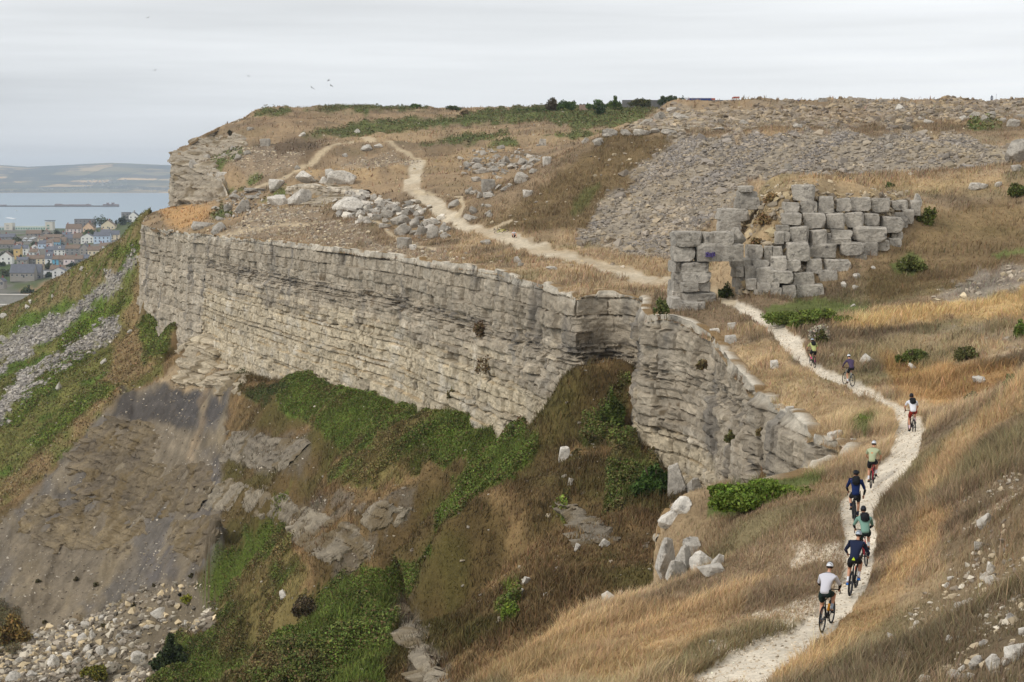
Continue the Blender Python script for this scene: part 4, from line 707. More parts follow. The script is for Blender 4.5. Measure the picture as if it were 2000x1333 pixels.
heap("along the grassy lip above the near cliff", c8((18,215,82,290),(138,575,206,645)) + c7((500,1085,582,1152),(518,1000,582,1052),(400,1040,470,1090)), 'block', 'pale', noun='pale block')
heap("at the notch where cliff meets path", c8((458,770,595,850),(355,790,425,850),(640,825,688,848)), 'slab', 'pale', noun='broken slab')
heap("below the old quarry wall", c7((1672,580,1742,635),(1358,668,1414,710),(1358,748,1402,788),(1282,725,1322,770),(1485,618,1518,642),(1345,875,1385,895)), 'boulder', 'pale', ymin=100, ymax=150, noun='white stone')
heap("in grass above the dry scrubby slope", c10((702,618,842,735)), 'boulder', 'pale', noun='lone white boulder', sub=4)
heap("beside the white path in short turf", c10((1535,1003,1610,1030)), 'slab', 'pale', noun='flat white stone')
RB = c9((1632,0,1742,142),(1702,385,1788,495),(1692,500,1802,575),(1655,460,1725,545),(1438,690,1555,825),(1515,678,1642,765),(1512,765,1565,838),(1558,1125,1702,1235),(1698,1100,1832,1250),(1848,790,1942,880),(1952,890,2060,955),(1838,1010,2060,1155),(1356,960,1452,1065),(1118,850,1194,895),(928,935,992,995),(1478,1190,1545,1255),(1388,1230,1504,1315),(1178,1270,1285,1340),(1548,1250,1625,1315),(1398,500,1462,535),(1372,545,1418,595),(1850,250,1888,278),(1040,1110,1130,1150),(640,1210,740,1260),(760,1120,800,1145),(1200,1160,1290,1200),(1640,1000,1720,1050),(1820,1150,1900,1210),(1500,900,1560,940))
heap("on the steep bank above the path", RB, 'boulder', 'pale', group="white rocks on the near bank", noun='rock', ymin=22, ymax=60)
heap("jutting from the grass high on the bank", c9((1608,238,1702,305)), 'slab', noun='thin slab', ymin=22, ymax=60)
heap("on the flat headland grass", c3((470,995,680,1078),(640,1020,775,1112)), 'boulder')
heap("topping the broken ledge", c3((1562,608,1780,745)), 'boulder', noun='great pale lump', tone='pale', sub=4, Y=314)
heap("on the broken ledge of rock", c3((1308,620,1472,708),(1488,660,1565,745),(1530,600,1640,660)), 'boulder', 'pale', Y=315)
heap("slumped under the broken ledge", c3((1240,755,1435,895),(1088,800,1245,895),(1598,820,1840,945),(1780,920,1850,985)), 'boulder', 'pale')
heap("in the chain of rocks behind the headland grass", c3((832,838,955,952),(778,800,905,855),(908,805,1065,838),(648,893,745,925),(748,873,820,940),(758,948,805,985),(678,970,775,1008),(805,765,855,805)))
heap("in the grassy gully", c3((908,750,1075,785)), 'slab', noun='long flat slab'); heap("beside the faint trail", c3((1098,680,1225,778)), 'slab', 'pale', noun='white rock sheet')
heap("scattered on the upper headland", c3((930,272,985,306),(588,485,648,528),(830,480,906,538),(900,455,966,494),(558,572,592,615),(602,568,648,610),(475,530,560,605),(1298,572,1345,615),(725,480,775,515)))
heap("lying near the top of the far trail", c3((1812,412,1918,468),(1918,403,1995,445),(1668,478,1720,512)), 'boulder', 'pale'); heap("against the long green scrub", c3((1768,288,1815,328),(1328,312,1395,352)), 'boulder', 'pale')
heap("at the top of the far headland slope", c3((1028,365,1112,430)), 'block', noun='squared block'); heap("below the far rock stacks", c3((790,420,862,470)), noun='boulder')
heap("in the line of shelf stones", c3((620,628,690,662),(690,625,780,668),(660,595,690,615)), 'block', 'pale', noun='shelf block')
heap("standing against the sky", c6((210,95,292,128),(548,92,628,124),(448,102,515,124),(735,103,832,124),(923,92,1005,124)), 'block', noun='skyline block', Y=290, bury=.5)
heap("on the dry brown slope under the near cliff", [(1092,871,1114,903),(1109,934,1120,950)] + c10((488,248,532,315),(688,213,755,282),(330,428,388,485),(78,508,142,575),(58,598,98,640),(243,632,284,665),(555,668,594,698)), 'slab', 'pale', sheet=SB, ymin=60, ymax=170, noun='fallen slab', tilt=.4)
heap("among the ivy on the lower slope", [(545,1152,562,1171),(606,1271,628,1292)], 'boulder', 'pale', sheet=SB, ymin=70, noun='fallen stone')
RL = c11((1172,740,1335,828),(588,948,690,1034),(366,1118,468,1225),(1016,1085,1145,1185),(636,850,712,912),(532,880,594,934),(848,1060,926,1135),(438,1220,528,1275),(36,1250,166,1340),(1228,820,1335,865),(520,930,585,985),(770,800,830,855),(880,830,920,870),(960,920,1060,960),(1120,860,1200,920),(700,920,750,1000),(740,1040,830,1140),(480,1095,560,1150),(350,1050,410,1110),(560,1130,650,1190),(120,1130,190,1180),(640,1040,720,1110),(920,990,980,1040),(1060,930,1120,980),(200,1240,290,1300),(660,1100,710,1150),(840,1165,890,1200),(300,1290,370,1335),(900,950,960,1010),(250,950,310,990),(1440,840,1470,890))
heap("in the landslip rubble", RL, 'boulder', 'pale', group="boulders of the landslip below the mud scarp", sheet=SB, ymin=120, noun='boulder')
heap("on the green hillside towards the town", [(56,585,62,595),(48,594,60,604),(0,612,16,622),(100,575,106,582),(155,520,166,530),(247,644,264,652),(195,700,210,712),(110,745,120,765),(0,655,12,670),(20,680,32,690)], 'boulder', 'pale', sheet=SB, ymin=260)
heap("in the small crag at the gully edge", [(1276,1046,1324,1142),(1314,1060,1352,1136),(1342,1072,1398,1126),(1286,988,1330,1032),(1310,970,1352,1004),(1388,1080,1414,1112),(1292,1090,1350,1148),(1330,1050,1370,1090),(1360,1100,1420,1130)], 'boulder', 'pale', sub=4, noun='crag block', ymin=55, ymax=90, tilt=.08)
heap("below the turf at the foot of the near cliff", [(1300,905,1345,975),(1335,930,1375,985),(1312,960,1350,990)], 'boulder', 'grey', sub=4, noun='ledge block', Y=112)
# stacked outcrops on the far headland
def stack(label, boxes, Y, name='rock_stack'):
    t = empty(name, P3((boxes[0][0] + boxes[0][2]) / 2, boxes[-1][3], Y)); tag(t, label, 'rock stack', 'rock stacks on the far headland')
    Y = hit(SA, (boxes[-1][0] + boxes[-1][2]) / 2, boxes[-1][3] - 3, 330, 600)[1] - .5; t.location = P3((boxes[0][0] + boxes[0][2]) / 2, boxes[-1][3], Y)
    for b in boxes:
        o = put_rock(b, 'block', 'grey', name='stone', Y=Y, depth=1.2, tilt=.04); o.matrix_parent_inverse = Matrix.Translation(-t.location); o.parent = t
stack("narrow rock stack, nearest the drop, on the far headland", c3((518,325,600,350),(520,350,602,372),(516,372,598,395),(520,395,600,418)), 452)
stack("broad flat topped rock stack on the far headland", c3((605,315,770,345),(602,345,690,380),(685,345,772,395),(600,380,690,440),(688,395,768,438)), 450)
stack("low rubbly rock stack beside dark bush on the far headland", c3((800,322,880,350),(880,318,965,350),(802,350,880,382),(880,350,955,378),(815,380,905,412)), 448)
bedded("rock_ledge", [hit(SA, *p, 250, 380) + np.array([0, -1.5, .6]) for p in ((560,372),(585,366),(612,366),(640,372),(680,376),(716,378))], [4, 4, 4, 3.5, 3, 2], .18, 38, lean=.1, dark_at=40, cream=.9, corner=.5, macro=.5)

# ------------------------------------------------------------------ the dry-stone quarry wall and the arch beside it
def Yw(cx, cy): return 131.4 + (585 - cy) / 200 * 4.0 + max(0, cx - 1530) * .016 + max(0, cx - 1700) * .02
def blocks_of(t, boxes, Yf, tone='grey', name='stone_block', depth=1.15, tilt=.02):
    for b in boxes:
        cx, cy = (b[0] + b[2]) / 2, (b[1] + b[3]) / 2
        o = put_rock((b[0] - 1.1, b[1] - .9, b[2] + 1.1, b[3] + .9), 'block', tone, name=name, Y=Yf(cx, cy) + .12 * RNG.normal(), depth=depth, tilt=tilt, bury=0, sub=4)
        o.parent = t; o.matrix_parent_inverse = Matrix.Translation(-t.location)
wall = empty("quarry_wall", P3(1520, 585, 133)); tag(wall, "dry wall of huge grey limestone blocks climbing the slope beside the arch", "stone wall")
blocks_of(wall, c7((893,190,997,264),(1002,185,1118,268),(1126,152,1232,264),(1240,165,1336,254),(1338,158,1474,250),(1476,165,1612,260),(1618,178,1724,244),(878,262,1014,344),(1018,258,1168,364),(1176,262,1302,372),(1306,255,1430,364),(1432,262,1532,354),(1536,282,1680,404),(1664,285,1724,360),(1696,238,1770,336),
 (850,346,930,386),(930,350,1058,464),(1060,372,1172,490),(1204,374,1352,432),(1356,352,1578,454),(1622,385,1694,450),(845,388,892,472),(893,388,935,454),(648,474,746,576),(766,486,826,587),(824,488,888,552),(892,458,1060,584),(1068,468,1252,562),(1266,455,1420,554),(1406,455,1522,564),(1486,445,1600,517),(1590,430,1676,506),
 (620,566,676,630),(676,578,792,624),(800,552,918,644),(910,572,1014,662),(1046,568,1146,670),(1152,568,1330,664),(1324,536,1450,624),(582,630,632,692),(630,618,714,708),(708,625,834,737),(804,645,952,740),(952,660,1088,754),(1122,640,1248,757),(640,700,714,782),(714,730,802,794),(798,730,868,770),(880,745,968,834),(970,738,1158,832),(798,765,882,832),(816,832,952,868),(696,780,762,810),(762,795,800,840),
 (1175,400,1210,470),(1200,430,1350,470),(1745,178,1812,282),(1640,262,1700,290),(1440,440,1490,460)), Yw)
blocks_of(wall, c7((535,580,625,628),(545,625,600,692),(560,690,642,762),(575,755,650,812)), lambda a, b: 133.0, depth=1.6)
_p = c7((900,130,1740,300),(870,260,1660,450),(640,470,1500,640),(600,620,1300,830)); _q = []
while len(_q) < 620:
    b = _p[RNG.integers(0, 4)]; a_, c_ = RNG.uniform(b[0], b[2]), RNG.uniform(b[1], b[3])
    if a_ < 1800 - (c_ - 385) * 1.05 and a_ > 1535 - (c_ - 385) * .55: _q.append(P3(a_, c_, Yw(a_, c_) + .55))
_q = np.array(_q); rf_ = rocks_mesh("rubble_fill", _q[:, 0], _q[:, 1], _q[:, 2], RNG.uniform(.3, .85, len(_q)), np.asarray([S(160,146,124), S(138,126,110), S(176,156,122)])[RNG.integers(0, 3, len(_q))] * RNG.uniform(.75, 1.2, (len(_q), 1)), m_rub); rf_.parent = wall; rf_.matrix_parent_inverse = Matrix.Translation(-wall.location)
_g = [hit(SA, RNG.uniform(1445, 1545), RNG.uniform(365, 480), 125, 175) for _ in range(170)]; _g = np.array([q for q in _g]); rocks_mesh("rubble", _g[:, 0], _g[:, 1], _g[:, 2], .2 + .9 * RNG.random(len(_g)) ** 2.5, np.asarray([S(176,158,126), S(150,138,120), S(190,172,136)])[RNG.integers(0, 3, len(_g))] * RNG.uniform(.75, 1.15, (len(_g), 1)), m_rub)
jag = put_rock(c7((1762,132,1834,222))[0], 'boulder', 'pale', name='boulder', Y=141.0); tag(jag, "bright white pointed stone on the upper end of the quarry wall", "boulder")
top = put_rock(c7((946,68,1106,190))[0], 'block', 'grey', name='stone_block', Y=136.2, sub=4, tilt=.05, bury=.02); tag(top, "largest loose block resting on top of the quarry wall", "stone block")
stk_ = empty("block_stack", P3(1450, 450, 138)); tag(stk_, "stepped stack of squared stones on the slope behind the lintel", "stone stack")
blocks_of(stk_, c7((446,230,660,312),(452,308,596,386),(562,158,727,240),(590,115,710,167),(594,82,694,120)), lambda a, b: 138.5, tone='grey')
arch = empty("stone_arch", P3(1350, 610, 131)); tag(arch, "ruined stone arch over the path with a squared pillar and lintel", "stone arch")
YA = 131.0
blocks_of(arch, c7((142,388,346,488),(140,486,294,586),(346,390,432,482),(206,592,394,658),(204,655,404,730),(200,728,328,794),(325,725,402,790),(206,792,428,868),), lambda a, b: YA, depth=1.2)
blocks_of(arch, c7((186,858,324,934),(318,864,368,910),(215,905,328,982),(170,900,228,962),(126,826,194,912)), lambda a, b: 128.2, depth=1.5)
blocks_of(arch, c7((142,584,208,658),(144,655,208,730),(136,716,204,794),(130,776,210,868)), lambda a, b: YA + .7, depth=2.2)
blocks_of(arch, c7((418,386,554,482)), lambda a, b: YA); 
tri = put_rock(c7((534,358,644,474))[0], 'boulder', 'grey', name='stone_block', Y=YA + .3, sub=4); tri.parent = arch; tri.matrix_parent_inverse = Matrix.Translation(-arch.location); tri['label'] = "pointed grey block leaning on the lintel"
lin_ = put_rock(c7((296,464,636,592))[0], 'block', 'grey', name='lintel', Y=YA - .1, depth=.55, tilt=.0, sub=5, bury=0); lin_.parent = arch; lin_.matrix_parent_inverse = Matrix.Translation(-arch.location); lin_['label'] = "long cracked lintel stone with purple scrawl"
# the purple scrawl sprayed on the lintel's face
gb = bmesh.new()
def stroke(pts, w_=.035):
    ps = [P3(x_, y_, YA - .95) for x_, y_ in pts]
    for a, b in zip(ps[:-1], ps[1:]):
        d = b - a; n_ = np.array([-d[2], 0, d[0]]); n_ = n_ / (np.linalg.norm(n_) + 1e-9) * w_
        q = [gb.verts.new(a + n_ + (0, yy, 0)) for yy in (0, .5)] + [gb.verts.new(b + n_ + (0, yy, 0)) for yy in (0, .5)] + [gb.verts.new(b - n_ + (0, yy, 0)) for yy in (0, .5)] + [gb.verts.new(a - n_ + (0, yy, 0)) for yy in (0, .5)]
        for f_ in ((0, 2, 4, 6), (1, 7, 5, 3), (0, 1, 3, 2), (2, 3, 5, 4), (4, 5, 7, 6), (6, 7, 1, 0)): gb.faces.new([q[i] for i in f_])
GX = lambda a, b: (1300 + a / 11.1, 440 + b / 11.1)
for st_ in ([(880,600),(905,640),(880,690)], [(915,600),(900,650),(915,690)], [(925,590),(935,690)], [(940,610),(965,650),(950,690)], [(980,610),(985,690)], [(980,615),(1000,650),(985,655)], [(1015,620),(1022,710)], [(1015,625),(1030,600)], [(1045,660),(1065,590),(1068,680)]): stroke([GX(*p_) for p_ in st_])
gm = bpy.data.meshes.new("graffiti"); gb.to_mesh(gm); gb.free(); gf = link("graffiti", gm, lin_, mat("purple paint", S(84,72,120), rough=.6)); gf.matrix_parent_inverse = (Matrix.Translation(arch.location) @ lin_.matrix_parent_inverse @ Matrix.LocRotScale(lin_.location, lin_.rotation_euler, lin_.scale)).inverted()

# ------------------------------------------------------------------ bushes, trees, things on the skyline
def leaf_cloud(name, blobs, n, size, col, seed, mat_=None, parent=None, flat=.0, spread=.35):
    """leaves spread through the volume of several lobes: (x, y, z, rx, ry, rz) each"""
    rg = np.random.default_rng(seed); B = np.array(blobs, float); vol = B[:, 3] * B[:, 4] * B[:, 5]; pick = rg.choice(len(B), n, p=vol / vol.sum())
    d = rg.normal(size=(n, 3)); d /= np.linalg.norm(d, axis=1)[:, None]; r = rg.random(n) ** .45; lump = 1 + .25 * fbm(d[:, 0] * 2.5 + pick * 3.1, d[:, 1] * 2.5, d[:, 2] * 2.5, oct=2, seed=seed)
    P = B[pick, :3] + d * (r * lump)[:, None] * B[pick, 3:]; P[:, 2] = np.maximum(P[:, 2], B[:, 2].min() - B[:, 5].max() * .6)
    a = rg.normal(size=(n, 3)); a /= np.linalg.norm(a, axis=1)[:, None]; b = np.cross(a, rg.normal(size=(n, 3))); b /= np.linalg.norm(b, axis=1)[:, None]; sz = (size * (.5 + rg.random(n)))[:, None]
    V = np.stack([P - a * sz * .6, P + b * sz * .38, P + a * sz * .6, P - b * sz * .38], 1).reshape(-1, 3)
    tone = (.6 + .8 * rg.random((n, 1))) * (1 + spread * fbm(P[:, 0] * .9 / (size + .3), P[:, 1] * .9 / (size + .3), P[:, 2], oct=2, seed=seed + 3))[:, None]
    c = np.asarray(col) * tone * (1 + .08 * rg.normal(size=(n, 3)))
    o = link(name, np_mesh(name, V, np.arange(4 * n).reshape(-1, 4), np.clip(np.repeat(c, 4, 0), .008, .8)), parent, mat_ or m_leaf); return o
def tube(bm, a, b, ra, rb, n=6):
    a, b = Vector(a), Vector(b); d = (b - a); q = d.to_track_quat('Z', 'Y'); r = []
    for p, rr in ((a, ra), (b, rb)): r.append([bm.verts.new(p + q @ Vector((math.cos(6.2832 * i / n) * rr, math.sin(6.2832 * i / n) * rr, 0))) for i in range(n)])
    for i in range(n): bm.faces.new((r[0][i], r[0][(i + 1) % n], r[1][(i + 1) % n], r[1][i]))
    bm.faces.new(r[0][::-1]); bm.faces.new(r[1])
def bm_obj(name, bm, m, parent=None, smooth=False):
    me = bpy.data.meshes.new(name); bm.normal_update(); bm.to_mesh(me); bm.free()
    if smooth:
        for p in me.polygons: p.use_smooth = True
    return link(name, me, parent, m)
m_bark = mat("bark", S(92,78,62), noise=((6, .7, 1.3),))
def bush(label, px, py, w_px, h_px, col, n=2500, leaf=.12, sheet=None, name='bush', group=None, cat='bush', Y=None, lobes=5, seed=0, ymin=20, ymax=900, deep=.8, stems=True):
    s = sheet or SA; g = hit(s, px, py, ymin, ymax) if Y is None else P3(px, py, Y); k = g[1] / FPX; W, H = w_px * k, h_px * k; rg = np.random.default_rng(500 + seed + int(px) * 3 + int(py))
    t = empty(name, (g[0], g[1], g[2] - .05)); tag(t, label, cat, group)
    bl = [(0, 0, H * .32, W * .28, W * .28 * deep, H * .38)]
    for i in range(lobes + 4):
        fx = rg.uniform(-.44, .44); bl.append((fx * W, rg.uniform(-.4, .4) * W * deep, H * rg.uniform(.12, .78 - abs(fx)), W * rg.uniform(.07, .2), W * rg.uniform(.08, .2) * deep, H * rg.uniform(.14, .34)))
    leaf_cloud('crown' if cat == 'tree' else 'foliage', bl, n, leaf, col, seed + int(px), parent=t)
    if stems:
        bm = bmesh.new()
        for i in range(5): a = rg.uniform(0, 6.28); tube(bm, (0, 0, -.1), (math.cos(a) * W * .22, math.sin(a) * W * .2, H * rg.uniform(.4, .75)), .02 + H * .03, .01 + H * .008, 5)
        bm_obj('trunk' if cat == 'tree' else 'stems', bm, m_bark, t)
    return t
BG, BB, BD, BO = S(96,110,50), S(110,128,50), S(76,88,44), S(108,104,60)
bush("broad bright green bramble mound beside the near cliff", 1492, 985, 215, 68, S(104,122,46), 26000, .11, lobes=12, name='bramble', cat='bramble', ymin=60, ymax=90, deep=.55)
bush("low green bramble patch below the quarry wall", 1590, 632, 170, 42, S(100,112,48), 15000, .12, lobes=10, name='bramble', cat='bramble', ymin=100, ymax=140)
bush("round dark green bush on the slope by far riders", 1782, 712, 68, 44, S(92,100,48), 5000, .10, ymin=90, ymax=130)
bush("sparse olive bush under the gravelly slope", 1890, 702, 50, 42, S(92,92,52), 1200, .11, ymin=90, ymax=130)
bush("white flowered bush beside the path below the arch", 1600, 668, 36, 50, S(176,166,146), 1100, .12, ymin=100, ymax=140); bush("dark leafy stems under the white flowered bush", 1606, 672, 30, 34, S(84,84,44), 700, .12, ymin=100, ymax=140)
bush("grey green thistle clump on the upper bank", 1976, 736, 30, 30, S(112,116,76), 700, .09, ymin=50, ymax=90, group=None); bush("spiky grey green clump on the ridge of the bank", 1902, 782, 36, 28, S(116,116,80), 800, .09, ymin=50, ymax=90)
bush("tiny bright green tuft in the golden grass", 1684, 826, 42, 22, BB, 900, .10, ymin=70, ymax=110)
bush("dark green bush on the slope beside the wall's end", 1775, 530, 62, 44, S(94,98,50), 3000, .16, ymin=110, ymax=150); bush("small green bush near the frame edge on the hill", 1992, 660, 34, 44, BG, 1200, .12, ymin=80, ymax=120)
bush("green ivy clump at the wall's upper end", 1812, 440, 40, 48, S(98,104,50), 1500, .15, ymin=120, ymax=160); bush("dark weed clump inside the arch opening", 1420, 580, 34, 34, S(70,80,36), 1000, .13, ymin=110, ymax=150)
bush("small dark bush on the crest above the wall", 1738, 366, 18, 14, BD, 400, .15, ymin=140, ymax=180)
bush("green cushion in the rubble behind the massive boulder", 1985, 385, 60, 40, S(92,98,48), 1500, .16, ymin=130, ymax=170)
bush("dark green bush at the foot of the near cliff", 1272, 965, 70, 80, S(70,92,40), 5000, .2, SB, ymin=80, ymax=140); bush("ivy bush hanging below the buttress", 1195, 830, 50, 90, S(84,96,42), 3000, .2, SB, ymin=100, ymax=150)
bush("bright green bush on the dry slope", 992, 1212, 46, 52, BB, 2500, .15, SB, ymin=60, ymax=120); bush("very dark bush above the landslip rubble", 332, 1308, 70, 72, S(60,70,40), 4500, .28, SB, ymin=120); bush("brown leafless bush amid the ivy", 600, 1200, 60, 46, S(90,78,56), 2200, .22, SB, ymin=100)
bush("yellow green bush in the landslip rubble", 188, 1325, 60, 40, S(116,112,44), 2200, .22, SB, ymin=120); bush("small yellow bush near the mud scarp foot", 368, 1178, 38, 24, S(128,128,44), 900, .2, SB, ymin=120); bush("tawny bush at the foot of the mud scarp", 22, 1262, 90, 70, S(120,98,52), 3500, .3, SB, ymin=120)
for i, (a, b) in enumerate(((75, 1138), (150, 1135), (188, 1145), (262, 1185), (375, 1128), (300, 1150), (88, 1218), (204, 1225))): bush("small dark shrub dotted on the bare mud scarp", a, b, 10 + i % 3 * 3, 11, S(82,74,46), 160, .22, SB, ymin=150, group="small shrubs on the mud scarp", stems=False, lobes=2)
for i, (a, b, w_, h_) in enumerate(((540,725,46,20),(950,748,34,30),(1060,770,28,20),(880,760,22,18),(1070,822,30,24),(920,670,22,30))): pass
for lab, a, b, w_, h_, Y, c_ in (("dry brown plant cushion high on the main cliff", 938, 655, 30, 44, 161.5, S(112,92,66)), ("large dry brown plant mass halfway down the main cliff", 950, 728, 44, 50, 158.6, S(116,96,68)), ("dry plant cushion near the main cliff's foot", 1018, 838, 46, 30, 148.6, S(110,90,64)),
  ("olive plant cushion above the ivy at the cliff foot", 882, 778, 24, 26, 170, S(104,96,56)), ("small dry plant on the middle of the main cliff", 540, 700, 34, 20, 240.5, S(112,94,68)), ("dark plant cluster below the left bluff of the cliff", 472, 745, 50, 36, 250, S(84,86,48)), ("green plant in the recess beneath the arch pillar", 1290, 612, 30, 40, 125.4, S(92,98,52)),
  ("brown grass tuft on the near cliff's face", 1370, 720, 26, 26, 118.6, S(112,98,64)), ("olive tuft low on the near cliff", 1430, 860, 34, 30, 108, S(104,100,58)), ("dry tuft beside the notch in the near cliff", 1490, 850, 26, 22, 95.6, S(118,100,66))):
    bush(lab, a, b, w_, h_, c_, 700, .16, Y=Y, name='plant', cat='plant', stems=False, seed=int(a))
for lab, a, b, w_, h_ in (("dry tussock between the stepped stack and the wall", 1490, 440, 40, 34), ("dry tussock low in the gap beside the wall", 1478, 482, 30, 26), ("dry tussock at the head of the gap beside the wall", 1508, 395, 36, 26)): bush(lab, a, b, w_, h_, S(136,112,76), 900, .14, name='plant', cat='plant', stems=False, ymin=125, ymax=175)
# skyline thickets
m_far = 620
for lab, px, py, w_, h_, c_, n_, Y, nm in (
  ("ragged brown leaved tree on the skyline", 1081, 216, 36, 27, S(84,74,52), 900, 520, 'tree'), ("rounded dense green tree beside the ragged brown one", 1109, 216, 46, 22, S(72,92,42), 1200, 515, 'tree'),
  ("dark round bush in front of the skyline hedge", 1171, 224, 24, 20, S(50,66,34), 700, 470, 'bush'), ("tall pale green bush at the wall's end", 1202, 216, 30, 24, S(88,104,48), 900, 500, 'bush'), ("low mid green bush beside the ruined stone house", 1170, 214, 50, 20, S(82,100,48), 1100, 512, 'bush'),
  ("flat topped dark tree beside the white sheds", 1311, 204, 52, 21, S(62,72,38), 1300, 540, 'tree'), ("olive bush beneath the long grey wall", 1252, 208, 50, 16, S(84,84,50), 900, 515, 'bush'), ("grey green bush against the long grey wall", 1420, 208, 90, 12, S(96,98,62), 900, 505, 'bush'),
  ("small green bush past the wall's far end", 1532, 203, 26, 8, S(92,104,56), 300, 500, 'bush'), ("domed green bush on the flat skyline", 807, 213, 32, 11, S(80,98,44), 500, 560, 'bush'), ("small dark bush on the flat skyline", 884, 213, 30, 9, S(72,82,42), 400, 560, 'bush'),
  ("reddish brown bush on the plateau", 910, 226, 28, 12, S(100,84,58), 400, 520, 'bush'), ("low spreading green bush left of the ragged tree", 1040, 220, 70, 13, S(84,96,50), 900, 520, 'bush'), ("small bush over the headland slope", 549, 216, 20, 7, S(72,84,44), 250, 515, 'bush'),
  ("lone dark shrub beside the far rock stacks", 448, 262, 8, 10, S(70,64,46), 150, 455, 'bush'), ("wind bent brown shrub on the rubble skyline", 1905, 222, 26, 14, S(96,80,58), 400, 287, 'bush')):
    bush(lab, px, py + 2, w_, h_ * 1.3, c_, n_ * 2, .4 if Y > 400 else .25, Y=Y, name=nm, cat=nm, seed=int(px), deep=.9)
def box_bm(bm, c, s, rz=0):
    m = Matrix.Translation(c) @ Matrix.Rotation(rz, 4, 'Z') @ Matrix.Diagonal((s[0], s[1], s[2], 1)); bmesh.ops.create_cube(bm, size=1, matrix=m)
def slab_thing(name, label, cat, x0, x1, y0, y1, Y, dep, m, parts=()):
    a, b = P3(x0, y1, Y), P3(x1, y0, Y); t = empty(name, ((a[0] + b[0]) / 2, Y, a[2])); tag(t, label, cat); bm = bmesh.new(); w_, h_ = b[0] - a[0], b[2] - a[2]
    box_bm(bm, (0, 0, h_ / 2 - 1), (w_, dep, h_ + 2)); bm_obj('body', bm, m, t)
    for nm, fx0, fx1, fz0, fz1, m2 in parts: bm = bmesh.new(); box_bm(bm, ((fx0 + fx1 - 1) * w_ / 2, -.06, (fz0 + fz1) / 2 * h_), ((fx1 - fx0) * w_, dep + .1, (fz1 - fz0) * h_)); bm_obj(nm, bm, m2, t)
m_conc = mat("grey blockwork", S(112,110,108), noise=((1.5, .85, 1.15),)); m_white = mat("white sheet metal", S(226,228,230), rough=.6); m_blue = mat("blue sheet metal", S(40,62,128), rough=.6); m_red = mat("red tile", S(168,92,78)); m_cap = mat("coping", S(90,90,92))
slab_thing('boundary_wall', "long low grey boundary wall along the skyline", 'wall', 1215, 1516, 196.5, 206, 545, .6, m_conc, [('coping', 0, 1, 1.0, 1.06, m_cap)])
slab_thing('shed', "white roofed shed showing over the boundary wall", 'shed', 1325, 1352, 192.5, 206, 560, 6, m_white, [('roof', -.02, .7, .98, 1.06, m_white)])
slab_thing('container', "long blue shipping container behind the boundary wall", 'container', 1344, 1395, 193, 205, 556, 5, m_blue, [('end_panel', .86, 1.0, .0, 1.01, m_red), ('top_rail', 0, .86, 1.0, 1.08, m_white)])
slab_thing('hut', "small red roofed hut over the boundary wall", 'hut', 1432, 1442, 190.5, 205, 565, 5, m_white, [('roof', -.05, 1.05, .86, 1.05, m_red)])
slab_thing('tarpaulin_stack', "blue covered stack at the end of the skyline wall", 'stack', 1550, 1567, 196, 203, 420, 3, m_blue, [('base', -.02, 1.02, 0, .35, m_cap)])
slab_thing('ruined_house', "roofless stone house with battlemented top between skyline trees", 'building', 1132, 1149, 205, 216, 530, 4, mat("old stone", S(150,128,112), noise=((1, .8, 1.2),)), [('parapet', .0, .2, 1.0, 1.12, m_cap), ('parapet', .4, .6, 1.0, 1.12, m_cap), ('parapet', .8, 1.0, 1.0, 1.12, m_cap)])
# a mast on the skyline
g = P3(1945.5, 199, 300); bm = bmesh.new(); tube(bm, (0, 0, -.5), (0, 0, 1.35), .035, .02); tube(bm, (-.12, 0, 1.2), (.12, 0, 1.2), .015, .015, 4); o = bm_obj('pole', bm, mat("grey metal", S(140,142,146), metal=.3, rough=.5)); o.location = g; tag(o, "thin bare pole on the flat skyline", 'pole')
# gulls
def gull(px, py, Y, label, span=1.1, bank=.3):
    bm = bmesh.new(); prof = [(-.22, .01), (-.15, .05), (0, .075), (.14, .055), (.2, .045), (.27, .02)]; rings = [[bm.verts.new((math.cos(6.283 * i / 8) * r, y_, math.sin(6.283 * i / 8) * r)) for i in range(8)] for y_, r in prof]
    for r0, r1 in zip(rings[:-1], rings[1:]):
        for i in range(8): bm.faces.new((r0[i], r0[(i + 1) % 8], r1[(i + 1) % 8], r1[i]))
    bm.faces.new(rings[0]); bm.faces.new(rings[-1][::-1])
    for sg in (-1, 1):
        st = [(.05, .10, -.06, .03), (.28, .13, -.02, .14), (.52, .05, -.08, .10), (.66, -.06, -.12, .04)]; top = [[bm.verts.new((sg * x_ * span, a_, z_ + .012)), bm.verts.new((sg * x_ * span, b_, z_ + .008))] for x_, a_, b_, z_ in st]; bot = [[bm.verts.new((sg * x_ * span, a_, z_ - .006)), bm.verts.new((sg * x_ * span, b_, z_ - .004))] for x_, a_, b_, z_ in st]
        for L_ in (top, bot):
            for q0, q1 in zip(L_[:-1], L_[1:]): bm.faces.new((q0[0], q0[1], q1[1], q1[0]))
        for k in range(3):
            for e_ in (0, 1): bm.faces.new((top[k][e_], bot[k][e_], bot[k + 1][e_], top[k + 1][e_]))
    tl = [bm.verts.new(v) for v in ((-.03, -.2, 0), (.03, -.2, 0), (.07, -.34, .005), (-.07, -.34, .005))]; bm.faces.new(tl)
    bmesh.ops.recalc_face_normals(bm, faces=bm.faces[:]); o = bm_obj('gull', bm, mat("gull grey", S(120,122,126))); o.location = P3(px, py, Y); o.rotation_euler = (.1, bank, 1.1 + px * .01); tag(o, label, 'bird', "gulls over the headland")
gull(289, 35, 420, "gull gliding alone near the picture's top"); gull(303, 137.5, 420, "gull over the grey cloud bank far left"); gull(485, 149, 420, "faint gull between the far left one and the trio", .9)
